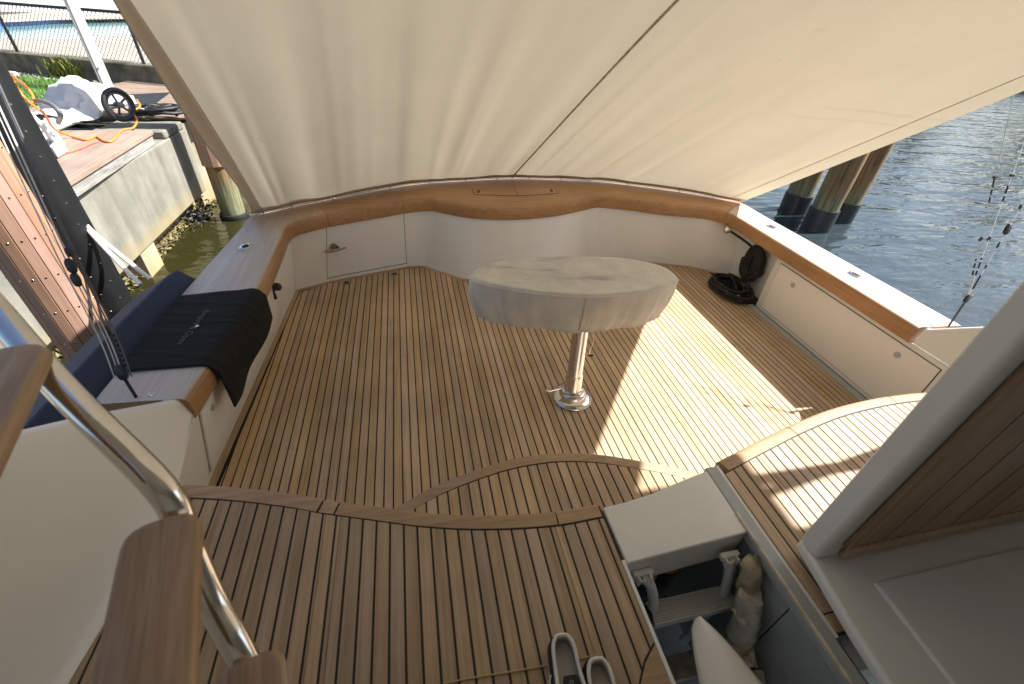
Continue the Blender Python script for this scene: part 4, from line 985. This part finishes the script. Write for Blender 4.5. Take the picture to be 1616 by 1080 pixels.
fan(3.10, (1616, 395), 4.0, (), 'd')

# ================================================================== OUTSIDE
ZW = -0.75
wt = MB().add([(-600, -600, ZW), (600, -600, ZW), (600, 600, ZW), (-600, 600, ZW)], [(0, 1, 2, 3)]).build('water', 'water', None); wt['kind'] = 'structure'

def plank_pile(c, r, z0, z1, name, label, slats, slat_z0, ang0, ang1, black=None):
    root = empty(name, (c.x, c.y, z0), label, 'piling', 'timber pilings by the seawall')
    keep(MB().lathe([(r * 0.98, z0), (r, z0 + 0.5), (r * 0.99, z1), (0, z1)], (c.x, c.y, 0), 24).build('pile_core', 'pile_wood', None), root)
    for k in range(slats):
        a = ang0 + (ang1 - ang0) * (k + 0.5) / slats; wd = (r + 0.03) * (ang1 - ang0) / slats * 0.93
        p = V(c.x + (r + 0.014) * math.cos(a), c.y + (r + 0.014) * math.sin(a), (slat_z0 + z1) / 2)
        s_ = keep(MB().box(p, (0.026, wd, z1 - slat_z0), rz=a).build('slat', 'composite', None, bev=0.003), root)
        mb = MB()
        for j in range(int((z1 - slat_z0) / 0.22)):
            z = slat_z0 + 0.08 + j * 0.22; q = V(c.x + (r + 0.0275) * math.cos(a), c.y + (r + 0.0275) * math.sin(a), z)
            mb.lathe([(0, 0), (0.006, 0), (0.005, 0.0015), (0, 0.0015)], q, 8, (math.cos(a), math.sin(a), 0))
        tag(mb.build('screws', 'bronze_steel', s_), kind='stuff')
    return root
cpile = WX(76, 440, -2.14)
pile1 = plank_pile(cpile, 0.125, -1.2, 3.2, 'clad_piling', 'near piling clad in brown slats with a black plastic rubbing pipe beside it', 11, -0.35, R(-170), R(60))
bpc = WX(150, 440, -2.02)
bp_ = keep(MB().lathe([(0.125, -1.2), (0.125, 3.2), (0, 3.2)], (bpc.x, bpc.y, 0), 28).build('rubbing_pipe', 'black_pipe', None), pile1)
mb = MB()
for j in range(26):
    for a in (-1.1, -0.45):
        q = V(bpc.x + 0.125 * math.cos(a), bpc.y + 0.125 * math.sin(a), -0.3 + j * 0.125 + (0.06 if a < -1 else 0))
        mb.lathe([(0, 0), (0.006, 0), (0.004, 0.003), (0, 0.003)], q, 8, (math.cos(a), math.sin(a), 0))
tag(keep(mb.build('screws', 'bronze_steel', None), pile1), kind='stuff')
fpc = W(368, 346, ZW); fpc = V(fpc.x, fpc.y + 0.10, 0)
plank_pile(fpc, 0.16, -1.2, 2.6, 'clad_piling', 'far piling with brown slats above a mossy green foot by the awning corner', 9, 0.02, R(-170), R(10))
tag(MB().lathe([(0.19, ZW + 0.0), (0.20, ZW + 0.03), (0.19, ZW + 0.07), (0.175, ZW + 0.075), (0.17, ZW)], (fpc.x, fpc.y, 0), 24).build('rubber_ring', 'black_rubber', None), 'black rubber ring floating round the foot of the far clad piling', 'ring')

# seawall
sea = empty('seawall', (-3.02, 6, ZW), 'stained concrete seawall with overhanging cap beside the boat', 'wall')
keep(MB().prism([(-3.02, 1.0), (-3.02, 7.48), (-4.6, 7.48), (-4.6, 1.0)], -0.455, 0.40).build('cap_beam', 'concrete', None, bev=0.02), sea)
keep(MB().prism([(-3.022, 6.86), (-3.022, 7.478), (-3.8, 7.478), (-3.8, 6.86)], 0.401, 0.50).build('end_block', 'concrete', None, bev=0.02), sea)
keep(MB().box((-3.9, 5.5, -0.8), (1.25, 14, 0.9)).build('lower_wall', 'concrete_low', None), sea)
keep(MB().box((-3.40, 11.5, -0.2), (0.5, 7.9, 1.2)).build('return_wall', 'concrete_low', None), sea)
for y in (3.0, 5.45, 8.6):
    keep(MB().box((-3.16, y, -0.80), (0.26, 0.34, 0.68)).build('wall_pile', 'concrete_rust', None, bev=0.01), sea)
# oysters along the tide line
rnd = random.Random(3); mb = MB()
for k in range(2200):
    y = rnd.uniform(3.6, 9.3); x = -3.27 + min(0.30, abs(rnd.gauss(0, 0.09))) ; z = ZW + rnd.uniform(-0.04, 0.08) - 0.35 * max(0, x + 3.2)
    s = rnd.uniform(0.012, 0.04); m = Matrix.Rotation(rnd.uniform(0, 6), 3, 'Z') @ Matrix.Rotation(rnd.uniform(-0.9, 0.9), 3, 'X')
    c = V(x, y, z); mb.add([c + m @ Vector(q) * s for q in ((-0.5, 0, 0), (0, 0.9, 0.25), (0.5, 0, 0), (0, -0.9, 0.2), (0, 0, 0.5), (0, 0, -0.3))], [(0, 3, 4), (3, 2, 4), (2, 1, 4), (1, 0, 4), (3, 0, 5), (2, 3, 5), (1, 2, 5), (0, 1, 5)])
oy = mb.build('oyster_bed', 'oyster', None, smooth=0); tag(oy, 'crust of oysters along the waterline of the seawall', 'oysters', kind='stuff')
mb = MB()
for k in range(160):
    c = V(-3.02 + rnd.gauss(0, 0.07), 7.05 + rnd.gauss(0, 0.16), ZW + 0.12 + rnd.gauss(0, 0.07)); s = rnd.uniform(0.02, 0.04); m = Matrix.Rotation(rnd.uniform(0, 6), 3, 'Z') @ Matrix.Rotation(rnd.uniform(-1, 1), 3, 'X')
    mb.add([c + m @ Vector(q) * s for q in ((-0.5, 0, 0), (0, 0.9, 0.25), (0.5, 0, 0), (0, -0.9, 0.2), (0, 0, 0.5), (0, 0, -0.3))], [(0, 3, 4), (3, 2, 4), (2, 1, 4), (1, 0, 4), (3, 0, 5), (2, 3, 5), (1, 2, 5), (0, 1, 5)])
tag(mb.build('mussel_clump', 'mussel', None, smooth=0), 'black mussel clump under the seawall cap near the far piling', 'mussels', kind='stuff')

# dock deck beside the seawall: brown boards on a weathered timber
ZD = 0.56
dk = empty('dock', (-3.2, 6, ZD), 'brown plank dock on a weathered grey timber above the seawall', 'dock')
e0, e1 = W(-60, 388, ZD), W(240, 206, ZD)            # outer edge
ed = (e1 - e0).normalized(); nrm = Vector((-ed.y, ed.x, 0))
def dockpt(s, t): return Vector((e0.x, e0.y, 0)) + Vector((ed.x, ed.y, 0)) * s + nrm * t
Ltot = (e1 - e0).length
n = int(Ltot / 0.145)
for k in range(1, 10):
    a, b = 0.062 + (k - 1) * 0.145, 0.062 + k * 0.145 - 0.006
    q = [dockpt(0, a), dockpt(Ltot, a), dockpt(Ltot, b), dockpt(0, b)]
    keep(MB().prism([(p.x, p.y) for p in q], ZD - 0.028, ZD).build('board', 'composite_deck', None, bev=0.003), dk)
q = [dockpt(0, 0), dockpt(Ltot + 0.01, 0), dockpt(Ltot + 0.01, 0.056), dockpt(0, 0.056)]
keep(MB().prism([(p.x, p.y) for p in q], ZD - 0.045, ZD + 0.002).build('edge_board', 'composite_deck', None, bev=0.004), dk)
q = [dockpt(0, 0.022), dockpt(Ltot, 0.022), dockpt(Ltot, 0.20), dockpt(0, 0.20)]
keep(MB().prism([(p.x, p.y) for p in q], 0.402, ZD - 0.047).build('rim_timber', 'grey_timber', None, bev=0.006), dk)
# farther dock boards behind the coils
fd = empty('far_dock', (-4, 10, 0.45), 'farther brown dock boards beyond the black mat', 'dock')
for k in range(10):
    keep(MB().box((-4.05, 8.05 + k * 0.42, 0.46), (2.4, 0.40, 0.03)).build('board', 'composite_deck', None, bev=0.004), fd)
p0 = W(240, 160, 0.48)
tag(MB().prism([tuple(W(x, y, 0.485)[:2]) for x, y in ((206, 149), (268, 146), (236, 170), (212, 167))], 0.478, 0.486).build('rubber_mat', 'black_rubber', None, smooth=0), 'flat black rubber mat on the far dock', 'mat')

# lawn, soil strip, retaining wall, pool terrace
lawn = MB().add([(-40, -10, 0.40), (-4.55, -10, 0.40), (-4.55, 60, 0.40), (-40, 60, 0.40)], [(0, 1, 2, 3)]).build('lawn', 'soil', None); lawn['kind'] = 'structure'
g0, g1 = W(0, 112, 0.4), W(250, 138, 0.4); wd_ = (g1 - g0).normalized(); wn = Vector((-wd_.y, wd_.x, 0))      # wall foot line, wn points away from the water
if wn.y < 0: wn = -wn
def gp(s, t, z): q = g0 + wd_ * s + wn * t; return V(q.x, q.y, z)
rnd = random.Random(11); mb = MB()
ga = [W(x, y, 0.4) for x, y in ((0, 175), (110, 175), (115, 120), (20, 117), (0, 118))]
for k in range(42000):
    s = rnd.uniform(-3, 4.2); t = rnd.uniform(-5.2, -0.40)
    p = gp(s, t, 0.40)
    if p.x > -4.62: continue
    h = rnd.uniform(0.04, 0.09); a = rnd.uniform(0, 6.28); w_ = 0.006
    tip = p + V(rnd.gauss(0, 0.025), rnd.gauss(0, 0.025), h)
    mb.add([p + V(w_ * math.cos(a), w_ * math.sin(a), 0), p - V(w_ * math.cos(a), w_ * math.sin(a), 0), tip], [(0, 1, 2)])
tag(mb.build('lawn_grass', 'grass_blade', None, smooth=0, fix=False), 'bright green lawn grass between dock and retaining wall', 'grass', kind='stuff')
def topz(px, py, s_=None):
    return WP(px, py, g0, wn)
zt = (topz(60, 88).z + topz(200, 100).z) / 2
rw = MB().prism([tuple(gp(-12, 0, 0)[:2]), tuple(gp(9, 0, 0)[:2]), tuple(gp(9, 0.35, 0)[:2]), tuple(gp(-12, 0.35, 0)[:2])], 0.38, zt).build('retaining_wall', 'mottled_wall', None, bev=0.02)
tag(rw, 'dark mottled retaining wall below the pool terrace', 'wall')
def tp(px, py, z=None): return W(px, py, zt if z is None else z)
# terrace as a sheet with the pool opening left out
near = [gp(-12, 0.30, zt), gp(9, 0.30, zt)]; far = [gp(-14, 40, zt), gp(12, 40, zt)]
pn = [tp(x, y) for x, y in ((-150, 52), (-60, 57), (0, 60), (60, 62), (125, 61), (170, 58), (210, 53), (240, 44), (255, 36))]
pf = [tp(x, y) for x, y in ((-150, 34), (-60, 35.5), (0, 35), (60, 32), (110, 29.5), (150, 27.5), (190, 26), (225, 28), (252, 33))]
mb = MB(); nn = len(pn)
base = [gp(-12 + 21 * i / (nn - 1), 0.30, zt) for i in range(nn)]; back = [gp(-30 + 42 * i / (nn - 1), 34, zt) for i in range(nn)]
mb.loft([base, pn], closed=False, cap=False); mb.loft([pf, back], closed=False, cap=False)
ter = mb.build('pool_terrace', 'pool_deck', None, smooth=0); ter['kind'] = 'structure'
pool = empty('swimming_pool', (pn[4].x, pn[4].y, zt - 0.3), 'turquoise swimming pool with dark blue tile band behind the fence', 'pool')
drop = V(0, 0, -0.085)
keep(MB().loft([pn, [p - V(0, 0, 1.2) for p in pn]], closed=False, cap=False).build('near_shell', 'pool_shell', None), pool)
keep(MB().loft([[p + V(0, 0, -0.01) for p in pf], [p - V(0, 0, 0.17) for p in pf]], closed=False, cap=False).build('tile_band', 'blue_tile', None), pool)
keep(MB().loft([[p + drop * 1.7 for p in pn], [p + drop * 1.7 for p in pf]], closed=False, cap=False).build('pool_water', 'pool_water', None), pool)
keep(MB().loft([[p + V(0, 0, 0.03) for p in pf], [p + wn * 0.35 + V(0, 0, 0.03) for p in pf], [p + wn * 0.35 for p in pf]], closed=False, cap=False).build('coping', 'shell_rock', None), pool)
# house wall and garden furniture beyond the pool
hb = [W(60, 20, zt), W(300, 24, zt)]
hd = (hb[1] - hb[0]).normalized(); hm = (hb[0] + hb[1]) / 2 + V(-hd.y, hd.x, 0) * 0.3
hs_ = MB().box(V(hm.x, hm.y, zt + 2.5) + hd * 14, (46, 0.3, 5.0), rz=math.atan2(hd.y, hd.x)).build('house_wall', 'house_wall', None)
tag(hs_, 'plain white house wall beyond the pool', 'wall')
for px, py, lb in ((10, 16, 'tan garden chair at the left end of the pool edge'), (48, 18, 'tan garden chair beside the house wall')):
    p = W(px, py, zt); c_ = empty('garden_chair', p, lb, 'chair', 'garden chairs behind the pool')
    keep(MB().box(p + V(0, 0, 0.38), (0.6, 0.6, 0.08)).build('seat', 'lounge', None, bev=0.02), c_)
    keep(MB().box(p + V(0, 0.28, 0.72), (0.6, 0.07, 0.6), m=Matrix.Rotation(-0.2, 3, 'X')).build('backrest', 'lounge', None, bev=0.02), c_)
    for sx in (-0.26, 0.26):
        for sy in (-0.26, 0.26): keep(MB().box(p + V(sx, sy, 0.17), (0.05, 0.05, 0.34)).build('leg', 'lounge', None), c_)

# chain-link fence in front of the retaining wall
fz0 = 0.40; fb = W(45, 114, fz0); fo = (fb - g0).dot(wn)
f0 = V(g0.x, g0.y, 0) + wn * fo
def fpz(px, py): return WP(px, py, f0, wn)
r1, r2 = fpz(10, 1), fpz(185, 24); fh = (r1.z + r2.z) / 2
fence = empty('chain_link_fence', fb, 'black chain-link fence between the lawn and the pool', 'fence')
s0 = (fb - g0).dot(wd_)
def fpt(s, z): q = g0 + wd_ * s + wn * fo; return V(q.x, q.y, z)
keep(MB().tube([fpt(-8, fh), fpt(9, fh)], 0.026, 8).build('top_rail', 'black_plastic', None), fence)
for k in range(-1, 3):
    keep(MB().tube([fpt(s0 + k * 3.0, fz0), fpt(s0 + k * 3.0, fh + 0.06)], 0.03, 8).build('fence_post', 'black_plastic', None), fence)
mb = MB(); H_ = fh - fz0
for k in range(-20, 150):
    s = -3.5 + k * 0.09
    for sg in (1, -1):
        a_, b_ = fpt(s, fz0), fpt(s + sg * H_, fh); mb.tube([a_, b_], 0.0042, 3, cap=False)
keep(mb.build('chain_mesh', 'grey_hose', None, smooth=0), fence)
# white lift post
pf0 = W(172, 142, 0.42)
wp = empty('white_post', pf0, 'square white metal post with a dark slot standing on the dock', 'post')
keep(MB().box(pf0 + V(0, 0, 2.2), (0.17, 0.17, 4.4), rz=0.5).build('post_shaft', 'white_pvc', None, bev=0.008), wp)
keep(MB().box(pf0 + Matrix.Rotation(0.5, 3, 'Z') @ V(-0.055, -0.0865, 2.2) + V(0, 0, 0), (0.022, 0.006, 4.3), rz=0.5).build('slot', 'grey_hose', None), wp)
keep(MB().lathe([(0, 0), (0.014, 0), (0.014, 0.02), (0, 0.02)], pf0 + Matrix.Rotation(0.5, 3, 'Z') @ V(-0.02, -0.087, 0.35), 10, (0.48, -0.88, 0)).build('bolt', 'stainless', None), wp)
# plants at the wall foot
for k, px in enumerate((95, 110, 125, 140)):
    b_ = W(px, 122 + k, 0.4); rnd = random.Random(50 + k); mb = MB()
    for j in range(60):
        a = rnd.uniform(0, 6.28); h = rnd.uniform(0.15, 0.42); sp = rnd.uniform(0.05, 0.25)
        r_ = b_ + V(rnd.gauss(0, 0.10), rnd.gauss(0, 0.10), 0); t_ = r_ + V(math.cos(a) * sp, math.sin(a) * sp, h); sd = V(-math.sin(a), math.cos(a), 0) * 0.014
        m_ = r_.lerp(t_, 0.6) + V(0, 0, 0.05)
        mb.add([r_ + sd, r_ - sd, m_ - sd, m_ + sd, t_], [(0, 1, 2, 3), (3, 2, 4)])
    tag(mb.build('grassy_plant', 'plant_leaf', None, smooth=0, fix=False), ('yellow-green tuft farthest left at the wall foot', 'second yellow-green tuft from the left at the wall foot', 'third yellow-green tuft from the left at the wall foot', 'yellow-green tuft nearest the white post')[k], 'plant', 'tufts at the wall foot')
rnd = random.Random(5); mb = MB()
for k in range(700):
    p = gp(rnd.uniform(-3, 5), rnd.uniform(-0.42, -0.03), 0.41); s = rnd.uniform(0.015, 0.045); m = Matrix.Rotation(rnd.uniform(0, 6), 3, 'Z')
    mb.add([p + m @ Vector(q) * s for q in ((-0.6, 0, 0), (0, 0.7, 0.1), (0.6, 0, 0), (0, -0.7, 0.1), (0, 0, 0.5))], [(0, 3, 4), (3, 2, 4), (2, 1, 4), (1, 0, 4)])
tag(mb.build('shell_gravel', 'shell_rock', None, smooth=0), 'pale shell gravel along the foot of the retaining wall', 'gravel', kind='stuff')
tag(MB().tube([gp(-6, -0.25, 0.44), gp(0.9, -0.35, 0.43)], 0.05, 10).build('drain_pipe', 'white_pvc', None), 'white plastic pipe lying along the lawn edge', 'pipe')

# white tarp bundle and pipes on the dock
tb = [W(x, y, ZD + 0.02) for x, y in ((60, 200), (190, 180))]
tc_ = W(130, 200, ZD + 0.1)
ta = W(60, 222, ZD); tb_ = W(205, 165, ZD)
tdir = V((tb_ - ta).x, (tb_ - ta).y, 0); TL = tdir.length; tdir.normalize(); tn = V(-tdir.y, tdir.x, 0)
rnd = random.Random(21)
jit = {}
def tarp(u, v):
    k = (round(u * 21), round(v * 15))
    if k not in jit: jit[k] = (rnd.uniform(-1, 1), rnd.uniform(-1, 1), rnd.uniform(-1, 1))
    j = jit[k]
    a = (v - 0.5) * math.pi * 1.05; hg = interp([(0, 0.10), (0.25, 0.13), (0.42, 0.34), (0.6, 0.40), (0.8, 0.30), (1.0, 0.20)], u); wdt = 0.26 + 0.06 * math.sin(u * 7)
    p = ta + tdir * (0.30 * TL + u * TL * 0.62 + 0.03 * j[0]) + tn * (0.20 + wdt * math.sin(a) * (0.8 + 0.5 * u) + 0.02 * j[1])
    if v < 0.12: p = p - tn * 0.07 * math.sin(u * 6 + 0.5) ** 2
    return V(p.x, p.y, ZD + 0.035 + hg * max(0, math.cos(a)) ** 0.8 + (0.022 * j[2] if 0.05 < v < 0.95 else 0.01))
tarpo = MB().grid(22, 16, tarp).build('tarp_bundle', 'tarp', None, smooth=24, solid=0.004)
tag(tarpo, 'crumpled white tarp thrown over pipes on the dock', 'tarp')
for k, (o_, z_, r_, a_, b_) in enumerate(((0.02, 0.06, 0.05, -0.20, 0.75), (0.17, 0.055, 0.045, -0.1, 1.02), (0.33, 0.05, 0.04, -0.05, 1.0))):
    p = ta + tdir * (a_ * TL) + tn * o_; q = ta + tdir * (b_ * TL) + tn * o_
    tag(MB().tube([V(p.x, p.y, ZD + z_), V(q.x, q.y, ZD + z_)], r_, 12).build('white_pipe', 'white_pvc', None), ('white plastic pipe nearest the dock edge under the tarp', 'middle white plastic pipe under the tarp', 'white plastic pipe farthest from the dock edge under the tarp')[k], 'pipe', 'pipes under the tarp')
# white tube frame of a folded cart
cf_ = empty('folded_cart', W(90, 235, ZD), 'folded white tube cart with a black spoked wheel beside the tarp', 'cart')
keep(MB().tube(crv([W(15, 145, ZD + 0.42), W(45, 178, ZD + 0.36), W(72, 205, ZD + 0.22), W(85, 228, ZD + 0.06), W(78, 242, ZD + 0.03), W(68, 240, ZD + 0.03)], 6), 0.026, 10).build('bent_tube', 'white_pvc', None, smooth=80), cf_)
keep(MB().tube([W(53, 190, ZD + 0.22), W(80, 238, ZD + 0.03)], 0.03, 10).build('side_tube', 'white_pvc', None), cf_)
keep(MB().prism([tuple(W(x, y, ZD + 0.03)[:2]) for x, y in ((70, 190), (79, 188), (106, 236), (90, 246), (84, 243), (92, 234))], ZD + 0.01, ZD + 0.10).build('foot_plate', 'white_pvc', None, bev=0.004), cf_)
keep(MB().tube(crv([W(48, 208, ZD + 0.05), W(60, 222, ZD + 0.08), W(66, 236, ZD + 0.04)], 4), 0.03, 8).build('cross_tube', 'bundle', None), cf_)
# cart wheel
wc = W(199, 192, ZD); wc = V(wc.x, wc.y, ZD + 0.19)
wax = Vector((0.86, -0.5, 0.05)).normalized()
q = Vector((0, 0, 1)).rotation_difference(wax).to_matrix()
circ = lambda r, n=32: [wc + q @ Vector((r * math.cos(2 * math.pi * k / n), r * math.sin(2 * math.pi * k / n), 0)) for k in range(n + 1)]
whl = keep(MB().tube(circ(0.165), 0.030, 10, cap=False).build('wheel', 'black_rubber', None, smooth=80), cf_)
MB().tube(circ(0.128), 0.013, 8, cap=False).build('rim', 'grey_hose', whl, smooth=80)
MB().lathe([(0, -0.05), (0.035, -0.05), (0.035, 0.05), (0.015, 0.06), (0, 0.06)], wc, 16, wax).build('hub', 'grey_hose', whl)
for k in range(5):
    a = 2 * math.pi * k / 5 + 0.3; d1 = q @ Vector((math.cos(a), math.sin(a), 0))
    MB().tube([wc + d1 * 0.02, wc + d1 * 0.128], 0.013, 6).build('spoke', 'black_plastic', whl)
# cords and hoses on the dock
oc = [W(x, y, ZD + z) for x, y, z in ((0, 105, 0.7), (22, 130, 0.6), (33, 148, 0.5), (50, 165, 0.42), (70, 180, 0.34), (85, 203, 0.14), (112, 215, 0.02), (135, 221, 0.012), (152, 216, 0.012), (165, 223, 0.012), (178, 222, 0.012), (192, 206, 0.012), (210, 202, 0.012), (216, 190, 0.03), (210, 177, 0.08), (221, 168, 0.12), (216, 158, 0.16))]
tag(MB().tube(crv(oc, 6), 0.011, 8).build('extension_cord', 'orange', None, smooth=80), 'orange extension cord snaking past the tarp to the cart wheel', 'cord')
oc2 = [W(x, y, ZD + z) for x, y, z in ((-10, 95, 0.8), (15, 118, 0.7), (38, 134, 0.55), (52, 152, 0.45), (50, 162, 0.42), (34, 150, 0.5), (14, 122, 0.62), (-8, 104, 0.75))]
tag(MB().tube(crv(oc2, 6), 0.012, 8).build('extension_cord', 'orange', None, smooth=80), 'loops of orange cord hanging at the left over the grass', 'cord')
gh = [W(x, y, ZD + z) for x, y, z in ((30, 172, 0.34), (55, 160, 0.42), (80, 165, 0.44), (95, 180, 0.38), (92, 194, 0.22))]
tag(MB().tube(crv(gh, 6), 0.022, 8).build('grey_hose', 'grey_hose', None, smooth=80), 'grey hose bent over the white pipes beside the tarp', 'hose')
tw = [W(x, y, ZD + 0.006) for x, y in ((70, 250), (100, 244), (130, 235), (145, 228), (158, 224))]
tag(MB().tube(crv(tw, 5), 0.006, 6).build('thin_wire', 'red_cord', None), 'thin brown wire lying across the dock boards', 'wire')
rnd = random.Random(9); hp_ = []
cb = W(252, 184, 0.52)
for k in range(120):
    a = k * 0.37; r = 0.16 + 0.10 * math.sin(k * 0.21); hp_.append(cb + V(r * math.cos(a) * 1.3, r * math.sin(a), 0.02 + 0.05 * abs(math.sin(k * 0.33)) + 0.0006 * k))
tag(MB().tube(hp_, 0.022, 7).build('hose_pile', 'black_rubber', None, smooth=80), 'tangle of black hose heaped at the seawall end', 'hose')
tag(MB().lathe([(0, 0), (0.06, 0.01), (0.075, 0.06), (0.05, 0.11), (0, 0.12)], W(226, 186, 0.52), 12).build('float_ball', 'white_pvc', None), 'small white float beside the hose tangle', 'float')
# mooring lines from the boat to the black pipe
la = WX(118, 338, -1.98)
for k, (pts_, lb) in enumerate((([(112, 327), (140, 360), (180, 395), (205, 415), (238, 441)], 'upper white mooring line from the black pipe to the boat'), ([(112, 332), (150, 375), (185, 412), (222, 450)], 'lower white mooring line from the black pipe to the boat'))):
    P_ = [WX(x, y, -2.0 + 0.42 * i / (len(pts_) - 1)) for i, (x, y) in enumerate(pts_)]
    tag(MB().tube(crv(P_, 6), 0.013, 8).build('mooring_line', 'white_rope', None, smooth=80), lb, 'rope', 'white mooring lines')

# three pilings to starboard
piles = [((1233, 352), 0.0, 'left piling of the cluster, mostly hidden by the middle one'), ((1270, 366), 0.0, 'middle piling of the cluster with a black wrap at the waterline'), ((1312, 356), 0.0, 'right piling of the cluster, the farthest out')]
wpos = [W(1246, 344, ZW), W(1284, 366, ZW), W(1319, 354, ZW)]
for k, p in enumerate(wpos):
    r = (0.215, 0.205, 0.195)[k]; root = empty('piling', p, piles[k][2], 'piling', 'three pilings off the starboard quarter')
    c = p + V(p.x, p.y, 0).normalized() * (r + (0.25, 0.0, 0.12)[k])
    lean = V(0.02 * (k - 1), 0.0, 0)
    seg = 18; mb = MB(); rings_ = []
    for j in range(seg):
        t = j / (seg - 1); z = -1.4 + t * 5.0
        rings_.append([c + lean * t * 3 + V(0, 0, z - c.z) + V(math.cos(a), math.sin(a), 0) * r * (1 + 0.03 * math.sin(3 * a + j * 0.6) + 0.02 * math.sin(7 * a + j)) for a in [2 * math.pi * m_ / 26 for m_ in range(26)]])
    keep(mb.loft(rings_).build('pile_shaft', 'pile_wood', None, smooth=70), root)
    rr_ = []
    for z in (-1.4, ZW, ZW + (0.33, 0.36, 0.34)[k]):
        t = (z + 1.4) / 5.0; rr_.append([c + lean * t * 3 + V(0, 0, z - c.z) + V(math.cos(a), math.sin(a), 0) * (r * 1.05 + 0.012) for a in [2 * math.pi * m_ / 30 for m_ in range(30)]])
    keep(MB().loft(rr_).build('wrap', 'black_plastic', None, smooth=70), root)

# trees on the far shore, mirrored in the water to starboard
shore = MB().prism([(40, 38), (75, 10), (120, 30), (90, 80)], -0.9, 0.1).build('far_shore', 'soil', None, smooth=0); shore['kind'] = 'structure'
def tree(p, h, seed, label):
    rnd = random.Random(seed); root = empty('shore_tree', p, label, 'tree', 'trees on the far shore')
    tr = MB().tube([p, p + V(0.2, 0, h * 0.3), p + V(-0.1, 0.2, h * 0.6)], 0.3, 8, rr=[0.35, 0.25, 0.1])
    for k in range(5):
        a = k * 1.3; tr.tube([p + V(0, 0, h * (0.3 + 0.06 * k)), p + V(math.cos(a) * h * 0.22, math.sin(a) * h * 0.22, h * (0.5 + 0.06 * k))], 0.1, 6, rr=[0.12, 0.04])
    keep(tr.build('trunk', 'bark', None), root)
    mb = MB(); cl = [(p + V(rnd.gauss(0, h * 0.17), rnd.gauss(0, h * 0.17), h * rnd.uniform(0.38, 0.95)), rnd.uniform(0.10, 0.2) * h) for _ in range(16)]
    for c, r_ in cl:
        for k in range(170):
            d = Vector((rnd.gauss(0, 1), rnd.gauss(0, 1), rnd.gauss(0, 1))).normalized() * r_ * rnd.uniform(0.5, 1); q = c + d; s_ = rnd.uniform(0.12, 0.28)
            u_ = Vector((rnd.gauss(0, 1), rnd.gauss(0, 1), rnd.gauss(0, 1))).normalized(); v_ = u_.cross(d).normalized()
            mb.add([q - u_ * s_, q + v_ * s_ * 0.5, q + u_ * s_, q - v_ * s_ * 0.5], [(0, 1, 2, 3)])
    keep(mb.build('crown', 'leaf_dark', None, smooth=0, fix=False), root)
for k, (x, y, h) in enumerate(((62, 36, 13), (70, 30, 11), (57, 44, 9))):
    tree(V(x, y, 0.1), h, 70 + k, ('tall broadleaf tree on the far shore', 'medium broadleaf tree right of the tall one on the far shore', 'small broadleaf tree left of the tall one on the far shore')[k])
